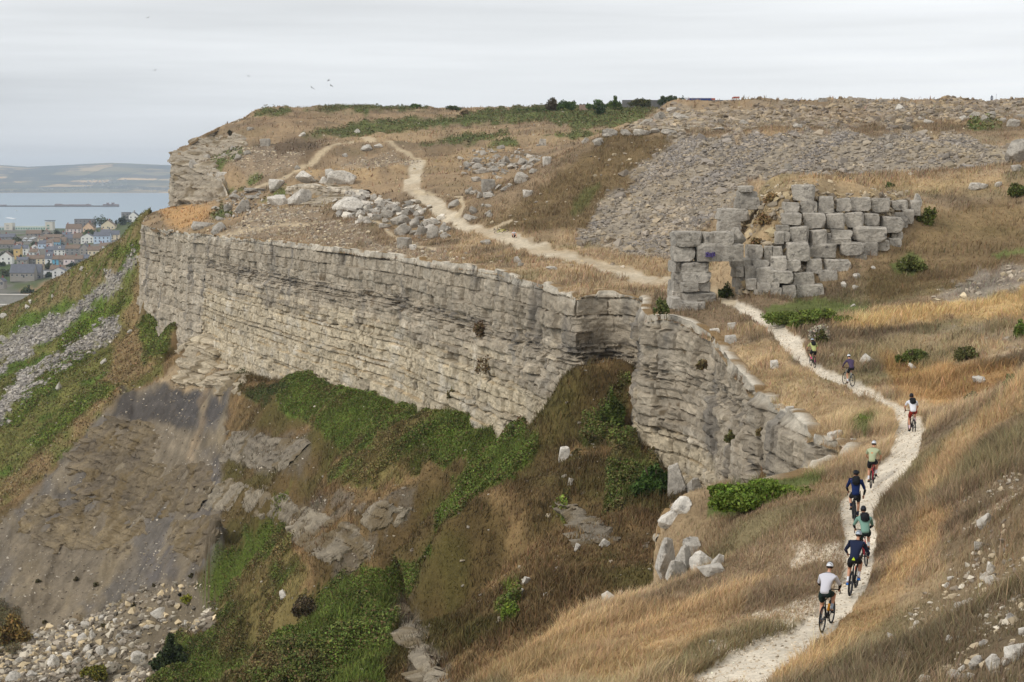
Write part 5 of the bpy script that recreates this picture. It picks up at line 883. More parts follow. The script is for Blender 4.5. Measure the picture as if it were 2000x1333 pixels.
gull(642, 157.5, 330, "upper gull of the trio over the headland", 1, -.4); gull(647, 168, 330, "right hand lower gull of the trio over the headland"); gull(609.5, 172, 330, "left hand lower gull of the trio over the headland", 1, .5)

# ------------------------------------------------------------------ the sea, the far shore, the town below
SEA = bpy.data.materials.new("sea water"); SEA.use_nodes = True; _t = SEA.node_tree; _b = _t.nodes['Principled BSDF']; _b.inputs['Base Color'].default_value = tuple(S(112,136,150)) + (1,); _b.inputs['Roughness'].default_value = .32; _b.inputs['Specular IOR Level'].default_value = .5
_c = _t.nodes.new("ShaderNodeTexCoord"); _n = _t.nodes.new("ShaderNodeTexNoise"); _n.inputs['Scale'].default_value = .05; _n.inputs['Detail'].default_value = 6; _u = _t.nodes.new("ShaderNodeBump"); _u.inputs['Distance'].default_value = 1.2; _t.links.new(_c.outputs['Object'], _n.inputs['Vector']); _t.links.new(_n.outputs['Fac'], _u.inputs['Height']); _t.links.new(_u.outputs[0], _b.inputs['Normal'])
link("sea", np_mesh("sea", [(-9000, -400, 0), (9000, -400, 0), (9000, 14500, 0), (-9000, 14500, 0)], [(0, 1, 2, 3)]), None, SEA)['kind'] = 'structure'
# far hills, with fields
u = np.linspace(-.46, .40, 700); Y = np.linspace(10250, 15800, 150); UU, YY = np.meshgrid(u, Y); XX = UU * YY
ridge = 100 + (345 - np.interp(1000 + 3333 * u, [-500, 0, 60, 150, 220, 330, 500, 900, 2400], [318, 322, 325.5, 321, 317.5, 322, 326, 330, 328])) / 3333 * 13300
prof = np.interp((YY - 10300) / 3000, [-.1, 0, .02, .25, .5, .8, 1.0, 1.3, 1.9], [-.05, 0, .04, .20, .42, .80, 1.0, .8, .3])
ZZ = ridge * prof * (1 + .18 * fbm(XX / 1400, YY / 1400, oct=4, seed=200) * sstep(0, .3, prof) * (1 - .8 * sstep(.85, 1, prof))) - 3
gx, gy = XX / 300 + .6 * fbm(XX / 700, YY / 700, oct=2, seed=203), YY / 300 + .6 * fbm(XX / 700, YY / 700, oct=2, seed=204)
cell = _h(np.floor(gx), np.floor(gy), np.zeros(gx.shape), 5); pal = np.array([S(120,116,92), S(104,104,86), S(186,162,120), S(140,130,98), S(214,180,130), S(112,112,90), S(164,146,110), S(92,96,84)])
CH = pal[np.clip((cell * 8).astype(int), 0, 7)]; hedge = np.minimum(np.abs(gx - np.round(gx)), np.abs(gy - np.round(gy))); CH = mix(CH, S(58,70,52), .8 * sstep(.05, .02, hedge)); wood = sstep(-.02, .12, fbm(XX / 500, YY / 260, oct=5, seed=205, gain=.65)); CH = mix(CH, S(66,74,72), .9 * wood)
CH = mix(CH, S(196,176,150), sstep(.035, .01, prof) * (prof > -.02)); nr, nu = XX.shape; idx = np.arange(nr * nu).reshape(nr, nu)
o = link("far_hills", np_mesh("far_hills", np.stack([XX, YY, ZZ], -1).reshape(-1, 3), np.stack([idx[:-1, :-1], idx[:-1, 1:], idx[1:, 1:], idx[1:, :-1]], -1).reshape(-1, 4), CH.reshape(-1, 3), True), None, mat("far fields", attr=True)); o['kind'] = 'structure'
def zhill(x, y): return np.interp(y, Y, ZZ[:, np.argmin(abs(u - x / y))])
bm = bmesh.new(); rg = np.random.default_rng(44)
for _ in range(120):                              # the villages of the far shore read as pale specks
    cx, cy = ((rg.normal(200, 24), rg.normal(11400, 260)) if rg.random() < .6 else (rg.uniform(0, 330), rg.normal(10600, 120))); x = (cx - 1000) / 3333 * cy; box_bm(bm, (x, cy, zhill(x, cy) + 4), (rg.uniform(6, 18), 10, rg.uniform(4, 8)), rg.uniform(-.5, .5))
o = bm_obj("village", bm, mat("pale village walls", S(170,166,158))); o['kind'] = 'stuff'
bm = bmesh.new()
Yb = 5650.; xb0, xb1 = (-120 - 1000) / FPX * Yb, (234 - 1000) / FPX * Yb
t = empty("breakwater", ((xb0 + xb1) / 2, Yb, 0)); tag(t, "long stone breakwater across the harbour ending in a low fort", 'breakwater')
box_bm(bm, (0, 0, 1), (xb1 - xb0, 18, 7)); bm_obj("sea_wall", bm, mat("dark harbour stone", S(112,106,106), noise=((.05, .8, 1.2),)), t)
def onb(nm, x0, x1, h, m, h0=4.5): bm = bmesh.new(); a, b = (x0 - 1000) / FPX * Yb - t.location.x, (x1 - 1000) / FPX * Yb - t.location.x; box_bm(bm, ((a + b) / 2, 0, h0 + h / 2), (b - a, 14, h)); bm_obj(nm, bm, m, t)
mf = mat("fort stone", S(136,116,112)); onb("fort_wall", 110, 180, 3.4, mf); onb("fort_roof", 112, 124, 2, mf, 7.9); onb("fort_roof", 172, 176, 1.6, mf, 7.9); onb("shelter", 5, 15, 2.6, mf); onb("fort_tower", 211, 215, 9, mf); onb("fort_tower", 221, 225, 9.5, mf); onb("fort_wall", 204, 234, 4.2, mf)
bm = bmesh.new(); box_bm(bm, (0, 0, 1.0), (14, 4, 2.2)); box_bm(bm, (-2, 0, 3), (5, 3, 2.4)); tube(bm, (1, 0, 3), (1, 0, 11), .15, .1)
for v in bm.verts:
    if v.co.x > 6.5: v.co.y *= .1
o = bm_obj("boat", bm, m_white); o.location = P3(33, 411.5, 5000); o.location.z = 0; o.scale = (.6, .6, .6); tag(o, "small white motor boat on the harbour water", 'boat')
# town ground
CT = [(0,640,1100),(0,600,1180),(100,590,1200),(0,545,1320),(60,540,1330),(120,540,1300),(0,505,1480),(100,505,1480),(160,500,1450),(0,480,1620),(60,475,1650),(150,478,1600),(220,475,1550),(0,458,1800),(100,455,1850),(180,452,1800),(230,440,1750),(270,432,1720),(0,447,2900),(100,446,2900),(330,440,1800),(400,470,1500)]
ZT = RBF([P3(*q) for q in CT] + [(-1500, 1500, 20), (-1200, 2900, -2), (200, 1500, 70), (200, 2900, -4), (-700, 3300, -6), (-900, 1000, 8), (-200, 1000, 30), (-600,2400,8), (-780,2600,1.2)], 20)
ST = make_sheet(ZT, -.42, -.14, 240, 950, 3400, .009, lambda x, y, z: 1.2 * fbm(x / 60, y / 60, oct=3, seed=210))
CTc = mix(np.broadcast_to(S(112,108,100), ST.X.shape + (3,)), S(84,92,58), sstep(-.15, .15, fbm(ST.X / 40, ST.YY / 40, oct=3, seed=211))); CTc = mix(CTc, S(140,116,84), zone(ST, [(40,570),(110,545),(140,548),(60,600)], 6, 5, 14)); CTc = mix(CTc, S(70,84,44), zone(ST, [(-10,515),(60,505),(85,530),(10,555),(-10,560)], 5, 5, 14))
sheet_mesh("town_ground", ST, CTc, lambda X, Yq: X < 1e9, m_ground)
WALLC = dict(white=S(226,224,218), cream=S(214,200,172), yellow=S(208,178,122), blue=S(184,200,216), sky=S(146,190,214), turq=S(110,172,196), pink=S(216,202,198), stone=S(152,146,138), grey=S(134,132,130), peach=S(214,182,152), pale=S(208,208,206), slateblue=S(124,136,158))
ROOFC = dict(brown=S(122,106,92), slate=S(104,106,113), red=S(130,108,94), flat=S(120,120,122))
def wmat(k): return mat("render " + k, WALLC[k], noise=((.4, .92, 1.06),))
def rmat(k): return mat("roof " + k, ROOFC[k], noise=((.5, .85, 1.15),))
m_glass = mat("dark window glass", S(52,58,66), rough=.25, spec=.5); m_brick = mat("red chimney brick", S(140,84,70))
NH = [0]
def house(label, box, ridge, eave, wall, roof, kind='long', dormer=False, ch=1, dep=7.5, name='house', group=None, wins=None, rz=None, Y=None):
    """box = (x0, x1, foot) in town-crop pixels; a gabled house on the town ground"""
    x0, x1, yb = box[0] / 5.714, box[1] / 5.714, 300 + box[2] / 5.714; yr, ye = 300 + ridge / 5.714, 300 + eave / 5.714
    if Y is None: Y = hit(ST, (x0 + x1) / 2, yb, 980, 3000)[1]
    a = P3((x0 + x1) / 2, yb, Y); W = (x1 - x0) * Y / FPX; He = max((yb - ye) * Y / FPX, 2.2); Hr = max((yb - yr) * Y / FPX, He + (1.2 if roof != 'flat' else .3)); NH[0] += 1; rg = np.random.default_rng(NH[0])
    t = empty(name, a, rg.normal(0, .06) if rz is None else rz); tag(t, label, 'house' if name == 'house' else name.replace('_', ' '), group)
    bm = bmesh.new(); hw, hd = W / 2, dep / 2
    if kind == 'gable': pr = [(-hw, -3), (hw, -3), (hw, He), (0, Hr), (-hw, He)]; ex = lambda q, y_: (q[0], y_, q[1])
    else: pr = [(-hd, -3), (hd, -3), (hd, He), (0, Hr), (-hd, He)]; ex = lambda q, y_: (y_, q[0], q[1])
    L_ = hd if kind == 'gable' else hw; r = [[bm.verts.new(ex(q, s_ * L_)) for q in pr] for s_ in (-1, 1)]
    if roof == 'flat': bm.free(); bm = bmesh.new(); box_bm(bm, (0, 0, (Hr - 3) / 2), (W, dep, Hr + 3))
    else:
        bm.faces.new(r[0]); bm.faces.new(r[1][::-1])
        for i in (0, 1, 4): bm.faces.new((r[0][i], r[1][i], r[1][(i + 1) % 5], r[0][(i + 1) % 5]))
    bmesh.ops.recalc_face_normals(bm, faces=bm.faces[:]); bm_obj('wall', bm, wmat(wall), t)
    bm = bmesh.new()
    if roof == 'flat': box_bm(bm, (0, 0, Hr + .15), (W + .4, dep + .4, .3))
    else:
        o_ = .35; q = pr[2:5]; q = [(q[0][0] + o_, q[0][1] - .25), q[1], (q[2][0] - o_, q[2][1] - .25)]; rr = [[[bm.verts.new(ex((p[0], p[1] + dz), s_ * (L_ + .25))) for p in q] for s_ in (-1, 1)] for dz in (.02, .28)]
        for lay_ in rr:
            for i in (0, 1): bm.faces.new((lay_[0][i], lay_[1][i], lay_[1][i + 1], lay_[0][i + 1]))
        for s_ in (0, 1):
            for i in (0, 1): bm.faces.new((rr[0][s_][i], rr[0][s_][i + 1], rr[1][s_][i + 1], rr[1][s_][i]))
        for i in (0, 2): bm.faces.new((rr[0][0][i], rr[0][1][i], rr[1][1][i], rr[1][0][i]))
        bmesh.ops.recalc_face_normals(bm, faces=bm.faces[:])
    rf = bm_obj('roof', bm, rmat(roof), t)
    for k in range(ch if roof != 'flat' else 0):
        bm = bmesh.new(); cxx = (-1 if k == 0 else 1) * (hw * .8 if kind != 'gable' else .0); cyy = 0 if kind != 'gable' else hd * .6; box_bm(bm, (cxx, cyy, Hr + .5), (.9, .9, 1.9)); [tube(bm, (cxx + d_, cyy, Hr + 1.45), (cxx + d_, cyy, Hr + 1.8), .13, .11, 5) for d_ in (-.2, .2)]; bm_obj('chimney', bm, m_brick if rg.random() < .6 else wmat('stone'), rf)
    rows = 2 if He > 4.4 else 1; nw = wins or max(1, int(W / 3.4)); fy = -hd - .03
    wm = _win_mesh()
    for rw in range(rows):
        for i in range(nw):
            if rw == 0 and i == nw // 2 and rows == 2 and nw > 1: continue
            f = bpy.data.objects.new('window', wm); COL.objects.link(f); f.parent = t; f.location = ((i + .5) / nw * W - hw, fy, He * (.70 if rw else (.26 if rows == 2 else .5))); f.scale = (1, 1, min(1, He / rows / 2.6))
    bm = bmesh.new(); box_bm(bm, (0, 0, 0), (.95, .12, 2)); d_ = bm_obj('door', bm, mat("door paint", S(70,74,84)), t); d_.location = ((nw // 2 + .5) / nw * W - hw + (1.4 if rows == 1 else 0), fy, 1.0)
    if dormer:
        bm = bmesh.new(); box_bm(bm, (0, -hd * .62, (He + Hr) / 2 + .1), (1.8, 1.8, 1.6)); dm = bm_obj('dormer', bm, wmat('white'), t); f = bpy.data.objects.new('window', wm); COL.objects.link(f); f.parent = dm; f.location = (0, -hd * .62 - .93, (He + Hr) / 2 + .1); f.scale = (.8, 1, .7)
    return t
_wm = []
def _win_mesh():
    if not _wm:
        bm = bmesh.new(); box_bm(bm, (0, .02, 0), (1.15, .10, 1.35)); n0 = len(bm.faces); box_bm(bm, (0, -.02, .9 * .0), (.06, .06, 1.2)); n1 = len(bm.faces); box_bm(bm, (0, -.01, -.74), (1.4, .2, .1)); bm.faces.ensure_lookup_table()
        for f in bm.faces[n0:]: f.material_index = 1
        me = bpy.data.meshes.new('window'); bm.to_mesh(me); bm.free(); me.materials.append(m_glass); me.materials.append(m_white); _wm.append(me)
    return _wm[0]
HS = [("white detached house with brown hipped roof and one dormer, alone by dark trees", (15,147,1235), 1100,1150,'white','brown','gable',True),
 ("tall yellow end house with slate roof", (166,242,1180), 1025,1062,'yellow','slate'), ("tall white house joined to the yellow one", (244,322,1130), 1022,1058,'white','slate'),
 ("pale low house with white gable beside the street", (340,432,1140), 1065,1100,'pale','brown'), ("very pale blue terrace house with brown roof", (438,522,1060), 972,1008,'blue','slate'), ("pale pink terrace house beside the sky blue one", (520,590,1055), 960,996,'pink','brown'),
 ("sky blue terrace house in the upper row", (588,678,1040), 948,988,'sky','brown'), ("grey stone terrace house next to the sky blue one", (676,748,1032), 938,985,'stone','brown'), ("grey house with long slate roof mid town", (735,832,1000), 902,950,'grey','slate'),
 ("stone villa with bay front and brown roof", (828,925,1010), 890,942,'stone','brown'), ("big white gabled house beside the long pale blue one", (915,1055,1000), 895,930,'white','slate','gable'), ("long pale blue house near the cliff slope", (1055,1235,998), 880,920,'blue','slate'),
 ("brown roofed house half hidden by the cliff slope", (1236,1335,960), 862,905,'cream','slate'), ("pinkish white house with brown gable on the hilltop", (745,912,892), 790,840,'pink','brown'), ("peach gabled house on the hilltop", (940,1058,870), 772,825,'peach','brown','gable'),
 ("cream gabled house among the hilltop trees", (1140,1292,848), 748,802,'cream','brown','gable'), ("dark grey flat roofed block over the hilltop", (840,1062,800), 735,740,'grey','flat'), ("small grey flat roofed block at the slope's edge", (1365,1452,722), 660,664,'grey','flat'),
 ("white slate roofed house at the slope's edge by the sea", (1448,1545,762), 655,692,'white','slate','gable'), ("blue grey painted house with slate roof in the middle row", (523,612,1112), 1040,1078,'slateblue','slate'), ("white house with slate roof and two dormers", (612,742,1138), 1028,1074,'white','slate','long',True),
 ("grey terrace house with brown roof behind the gabled ones", (742,902,1125), 1020,1060,'grey','brown'), ("stone house with steep slate roof mid slope", (900,1002,1130), 1005,1058,'stone','slate','gable'), ("cream house with tall chimney by the cliff slope", (990,1132,1172), 1038,1080,'cream','brown'),
 ("cream terrace house at the end of the front row", (418,522,1238), 1135,1172,'cream','brown'), ("white front row house with dormer windows", (520,600,1240), 1098,1172,'pale','slate','long',True), ("turquoise front row house", (596,662,1242), 1140,1180,'turq','brown'), ("stone front row house right of the turquoise one", (660,722,1236), 1140,1180,'stone','brown'),
 ("pink white front row house with brown roof", (722,846,1232), 1140,1176,'pink','brown'), ("dull grey house ending the front row", (846,932,1222), 1140,1176,'grey','brown'), ("stone terrace house with slate roof in the front row", (203,322,1256), 1158,1186,'stone','slate'), ("dark stone house with long brown roof in the front row", (304,420,1242), 1138,1176,'grey','brown'),
 ("long cream bungalow with brown roof", (230,492,1308), 1238,1270,'cream','brown'), ("short cream bungalow beside the shrubs", (570,732,1322), 1248,1290,'cream','brown'), ("slate roofed house far back near the flats", (-10,70,962), 902,935,'grey','slate'), ("long slate roofed hall far back near the flats", (60,172,962), 898,930,'grey','slate'),
 ("wide brown roofed house behind the parked cars", (300,465,922), 858,895,'stone','brown'), ("brown roofed cottage right of the parked cars", (480,560,905), 855,882,'stone','red','gable'), ("low long house with brown roof behind the dark trees", (-10,165,1058), 968,1012,'grey','brown'), ("pink roofed low house behind the yellow one", (160,246,1030), 994,1008,'pink','red'),
 ("brown roofed row above the sky blue house", (500,700,960), 905,935,'stone','brown'), ("brown cottage left of the round dark tree", (432,520,975), 930,955,'cream','brown'), ("white house in the side street", (360,430,1062), 1015,1042,'white','red','gable'), ("house with pale end wall under the hilltop", (700,790,935), 880,908,'cream','slate'), ("grey slate roofed house under the hilltop trees", (1130,1235,905), 850,880,'stone','slate'), ("last brown roofed house before the cliff slope", (1120,1215,1060), 1000,1030,'pale','brown'),
 ("terrace house with grey front between bungalow and slope", (920,1000,1210), 1130,1170,'cream','slate')]
for h_ in HS: house(*h_)
house("grey stone chapel with steep gable and long slate roof", (130,400,1383), 1238,1330,'stone','slate','long',dep=9, name='chapel', ch=0, Y=1290); house("white gable fronted house near the slope's edge", (595,740,1380), 1270,1305,'pale','slate','gable', Y=1290); house("grey slate roofed outbuilding beside the chapel", (330,470,1390), 1240,1330,'grey','slate', Y=1300, ch=0); house("flat roofed garage below the short bungalow", (455,640,1345), 1308,1312,'pale','flat', name='garage'); house("low house with red chimney left of the chapel", (-20,60,1462), 1392,1425,'stone','slate','gable', Y=1230)
# long pale harbour works at the foot of the town
def works(label, x0, x1, y0, y1, Y, m, nm, cat):
    a, b = P3(x0, y1, Y), P3(x1, y0, Y); t = empty(nm, ((a[0] + b[0]) / 2, Y, a[2])); tag(t, label, cat); bm = bmesh.new(); w_, h_ = b[0] - a[0], b[2] - a[2]; box_bm(bm, (0, 3, h_ / 2 - 2), (w_, 6, h_ + 4), -.12); bm_obj('body', bm, m, t); bm = bmesh.new(); box_bm(bm, (0, 3, h_ + .2), (w_ + .5, 6.6, .5), -.12); bm_obj('coping', bm, mat("pale coping", S(190,184,174)), t)
works("long grey concrete retaining wall at the foot of the town", -30, 58, 577, 592, 1120, mat("weathered concrete", S(158,154,146), noise=((.3, .85, 1.1),)), 'retaining_wall', 'wall'); works("low pale concrete sea wall near the frame edge", -30, 40, 597, 612, 1080, mat("pale concrete", S(186,178,166), noise=((.3, .9, 1.1),)), 'sea_wall', 'wall')
# apartment blocks by the harbour
def flats():
    Yf = 2850; t = empty("apartment_block", P3(53, 456, Yf)); tag(t, "long pale green waterfront flats between two stair towers", 'apartment block'); k = Yf / FPX / 5.714
    def bx(nm, x0, x1, y0, y1, dep, m, dy=0, par=None): bm = bmesh.new(); box_bm(bm, (((x0 + x1) / 2 - 303) * k, dy, (895 - (y0 + y1) / 2) * k), ((x1 - x0) * k, dep, (y1 - y0) * k)); return bm_obj(nm, bm, m, par or t)
    mg, ms, md = mat("pale green render", S(196,204,192)), mat("sand render", S(206,200,186)), mat("green glass", S(104,138,124), rough=.3)
    bx('wing', 180, 530, 815, 900, 14, mg); bx('wing', -60, 70, 820, 900, 14, mat("grey render", S(186,190,188)))
    for a, b, c_, d_ in ((70, 160, 780, 905), (525, 605, 765, 905)): bx('stair_tower', a, b, c_, d_, 16, ms, -2)
    r = bx('roof_fin', 520, 612, 750, 757, 18, m_cap, -2); r = bx('roof_fin', 66, 150, 768, 775, 18, m_white, -2); r.rotation_euler = (0, .16, 0); r.location.z += 2
    for i in range(12): bx('window', 190 + i * 28, 208 + i * 28, 832, 850, 14.4, md); bx('window', 190 + i * 28, 208 + i * 28, 862, 880, 14.4, md)
    for i in range(4): bx('window', -50 + i * 30, -32 + i * 30, 836, 880, 14.4, md)
    for y_ in (800, 830, 860): bx('window', 545, 570, y_, y_ + 16, 16.5, md, -2); bx('window', 92, 120, y_, y_ + 16, 16.5, mat("pale blind", S(170,168,160)), -2)
flats()
TT_ = [("round dark tree between the upper rooftops", 642, 935, 135, 92), ("great dark tree crowning the hilltop", 1155, 800, 300, 140), ("dark tree beside the cream hilltop gable", 1010, 910, 190, 92), ("dark tree at the slope's edge beside the grey block", 1372, 800, 170, 110), ("small green tree by the street", 388, 1025, 70, 56), ("brown green tree behind the yellow house", 185, 992, 100, 80), ("wide dark tree mass behind the white detached house", 70, 1180, 220, 150), ("thin dark tree beside the yellow house", 232, 1185, 56, 64), ("dark garden tree below the turquoise house", 545, 1290, 140, 96),
 ("garden tree right of the turquoise house", 800, 1262, 130, 40), ("shrubby tree below the long bungalow", 330, 1372, 280, 70), ("broad dark tree on the town's green slope", 90, 1372, 230, 110), ("pale green tree beside the chapel roof", 230, 1390, 120, 70), ("dark tree near the white gable", 560, 1380, 110, 70), ("low green tree beside the flats", 475, 885, 64, 36), ("tree at the far end of the bungalows", 900, 1250, 90, 50), ("small tree near the garages", 20, 1260, 100, 60), ("bushy tree above the retaining wall", 310, 1560, 150, 90)]
for i, (lb, a, b, c_, d_) in enumerate(TT_):
    bush(lb, a / 5.714, 300 + b / 5.714, c_ / 5.714, d_ / 5.714, (S(58,70,44), S(68,80,46), S(84,92,52))[i % 3], 900, 1.1, ST, 'tree', cat='tree', ymin=980, ymax=3000, seed=i, lobes=7)
for i, (a, b, lb) in enumerate(((262, 985, "white parked van at the lower end of the street"), (332, 985, "white parked car halfway up the street"), (352, 962, "white parked van highest in the street"), (378, 952, "white parked car furthest up beside the roofs"), (285, 960, "pale parked car beside the brown tree"))):
    g = hit(ST, a / 5.714, 300 + b / 5.714, 980, 3000); t = empty("parked_car", g, .3); tag(t, lb, 'car', "cars parked in the town street")
    bm = bmesh.new(); box_bm(bm, (0, 0, .75), (4.4, 1.8, .8)); box_bm(bm, (-.2, 0, 1.4), (2.6, 1.6, .7)); bmesh.ops.bevel(bm, geom=bm.edges[:], offset=.12, segments=2, affect='EDGES'); bm_obj('body', bm, m_white, t)
    for sx in (-1.4, 1.4):
        for sy in (-.85, .85): bm = bmesh.new(); tube(bm, (sx, sy - .1, .35), (sx, sy + .1, .35), .35, .35, 10); bm_obj('wheel', bm, mat("tyre", S(34,34,36)), t)

# ------------------------------------------------------------------ bicycles and riders
m_tyre = mat("tyre", S(34,34,36)); m_rim = mat("rim", S(70,70,74), rough=.5); m_blk = mat("black parts", S(30,30,32), rough=.6); m_skin = mat("skin", S(196,146,118), rough=.6); m_hair = mat("dark hair", S(48,36,30))
def solid(name, c, **k): return mat(name, S(*c), **k)
def torus(bm, R, r, n=32, m=8, x=0):
    g = [[bm.verts.new((x + math.cos(6.2832 * j / m) * r, math.cos(6.2832 * i / n) * (R + math.sin(6.2832 * j / m) * r), math.sin(6.2832 * i / n) * (R + math.sin(6.2832 * j / m) * r))) for j in range(m)] for i in range(n)]
    for i in range(n):
        for j in range(m): bm.faces.new((g[i][j], g[(i + 1) % n][j], g[(i + 1) % n][(j + 1) % m], g[i][(j + 1) % m]))
def path_tubes(pts, rad, m, name, parent, n=6):
    bm = bmesh.new()
    for chain, r in zip(pts, rad if isinstance(rad, (list, tuple)) else [rad] * len(pts)):
        for a, b in zip(chain[:-1], chain[1:]): tube(bm, a, b, r, r, n)
    return bm_obj(name, bm, m, parent, True)
RA, FA, BBK = (0, -.50, .35), (0, .55, .35), (0, -.05, .29)
def bicycle(label, loc, rz, frame_c, fork_c=None, drop=True, bottle=None, lean=0, steer=0, phase=.0, saddlebag=False, lie=False, group="bicycles of the riding group", tyre_r=.022):
    t = empty("bicycle", loc, rz); tag(t, label, 'bicycle', group); t.rotation_euler = (0, lean, rz)
    mf = frame_c; HT, HB, ST_ = (0, .42, .86), (0, .46, .68), (0, -.24, .80)
    path_tubes([[BBK, ST_], [HT, ST_], [HB, BBK]], [.018, .017, .023], mf, 'frame', t); path_tubes([[BBK, (.06, -.5, .35)], [BBK, (-.06, -.5, .35)], [ST_, (.06, -.5, .35)], [ST_, (-.06, -.5, .35)]], [.011, .011, .009, .009], mf, 'rear_frame', t); path_tubes([[HT, HB]], .022, mf, 'head_tube', t)
    fk = empty('fork', (0, 0, 0)); fk.parent = t
    path_tubes([[HB, (.05, .46, .62), (.055, .55, .35)], [HB, (-.05, .46, .62), (-.055, .55, .35)]], .014, fork_c or mf, 'fork_blades', fk)
    for nm, c in (('rear_wheel', RA), ('front_wheel', FA)):
        w_ = empty('wheel', c); w_.parent = t if nm[0] == 'r' else fk
        bm = bmesh.new(); torus(bm, .335, tyre_r); bm_obj('tyre', bm, m_tyre, w_, True); bm = bmesh.new(); torus(bm, .308, .010, 32, 6); tube(bm, (-.05, 0, 0), (.05, 0, 0), .022, .022, 8)
        for i in range(20): a = 6.2832 * i / 20; tube(bm, (.02 * (-1) ** i, 0, 0), (0, math.cos(a) * .305, math.sin(a) * .305), .0022, .0022, 3)
        bm_obj('rim', bm, m_rim, w_)
    path_tubes([[HT, (0, .40, .94), (0, .45, .97)]], .014, m_blk, 'stem', fk)
    if drop: hb = [[(-.21, .45, .97), (.21, .45, .97)]] + [[(s_ * .21, .45, .97), (s_ * .215, .54, .97), (s_ * .22, .57, .92), (s_ * .225, .53, .86), (s_ * .23, .46, .85)] for s_ in (-1, 1)] + [[(s_ * .215, .55, .97), (s_ * .215, .58, 1.01)] for s_ in (-1, 1)]
    else: hb = [[(-.34, .40, .99), (-.1, .44, .98), (.1, .44, .98), (.34, .40, .99)]]
    path_tubes(hb, .014, m_blk, 'handlebar', fk)
    path_tubes([[ST_, (0, -.27, .95)]], .014, m_blk, 'seatpost', t); bm = bmesh.new(); bmesh.ops.create_cube(bm, size=1, matrix=Matrix.Translation((0, -.25, .965)) @ Matrix.Diagonal((.13, .26, .04, 1)))
    for v in bm.verts:
        if v.co.y > -.2: v.co.x *= .35
    bmesh.ops.bevel(bm, geom=bm.edges[:], offset=.015, segments=2, affect='EDGES'); bm_obj('saddle', bm, m_blk, t)
    cp, sp = math.cos(phase), math.sin(phase); R_ = (.09, BBK[1] + .17 * cp, BBK[2] + .17 * sp); L_ = (-.09, BBK[1] - .17 * cp, BBK[2] - .17 * sp)
    bm = bmesh.new(); torus(bm, .085, .008, 24, 6, .05); tube(bm, (.07, BBK[1], BBK[2]), (.09, R_[1], R_[2]), .012, .010); tube(bm, (-.07, BBK[1], BBK[2]), (-.09, L_[1], L_[2]), .012, .010); tube(bm, (-.08, BBK[1], BBK[2]), (.08, BBK[1], BBK[2]), .02, .02)
    for v in bm.verts:
        if abs(v.co.x - .05) < .01 and abs(v.co.y) < .1 and abs(v.co.z) < .1: v.co.y += BBK[1]; v.co.z += BBK[2]
    bm_obj('crankset', bm, m_blk, t)
    for sx, q in ((.14, R_), (-.14, L_)): bm = bmesh.new(); box_bm(bm, (sx, q[1], q[2]), (.09, .08, .02)); bm_obj('pedal', bm, m_blk, t)
    if bottle: bm = bmesh.new(); tube(bm, (0, .10, .46), (0, .24, .60), .037, .033, 10); bm_obj('bottle', bm, bottle, t)
    if saddlebag: bm = bmesh.new(); tube(bm, (0, -.30, .90), (0, -.52, .94), .06, .085, 10); bm_obj('saddle_bag', bm, m_blk, t, True)
    return t, R_, L_
def skinned(name, chains, parent, m, sub=2, root=None):
    """one continuous surface grown round joints: chains of (x, y, z, radius); a shared point joins chains"""
    pts, idx, edges = [], {}, []
    for ch in chains:
        prev = None
        for p in ch:
            k = tuple(round(c, 4) for c in p[:3])
            if k not in idx: idx[k] = len(pts); pts.append(p)
            if prev is not None and prev != idx[k]: edges.append((prev, idx[k]))
            prev = idx[k]
    me = bpy.data.meshes.new(name); me.from_pydata([p[:3] for p in pts], edges, []); o = link(name, me, parent, m); md = o.modifiers.new("skin", 'SKIN'); md.use_smooth_shade = True
    for i, p in enumerate(pts):
        rr = p[3:] if len(p) > 4 else (p[3], p[3]); me.skin_vertices[0].data[i].radius = rr; me.skin_vertices[0].data[i].use_root = i == 0
    s_ = o.modifiers.new("sub", 'SUBSURF'); s_.levels = s_.render_levels = sub
    return o
def lerp(a, b, t): return tuple(a[i] + (b[i] - a[i]) * t for i in range(3))
def kneepos(hip, ank, up, lo, out):
    h, a = Vector(hip), Vector(ank); d = a - h; L0 = min(d.length, up + lo - .005); x = (up * up - lo * lo + L0 * L0) / (2 * L0); hgt = math.sqrt(max(up * up - x * x, 0)); dn = d.normalized(); f = Vector((out, 1, .25)); f = (f - f.dot(dn) * dn).normalized(); return tuple(h + dn * x + f * hgt)
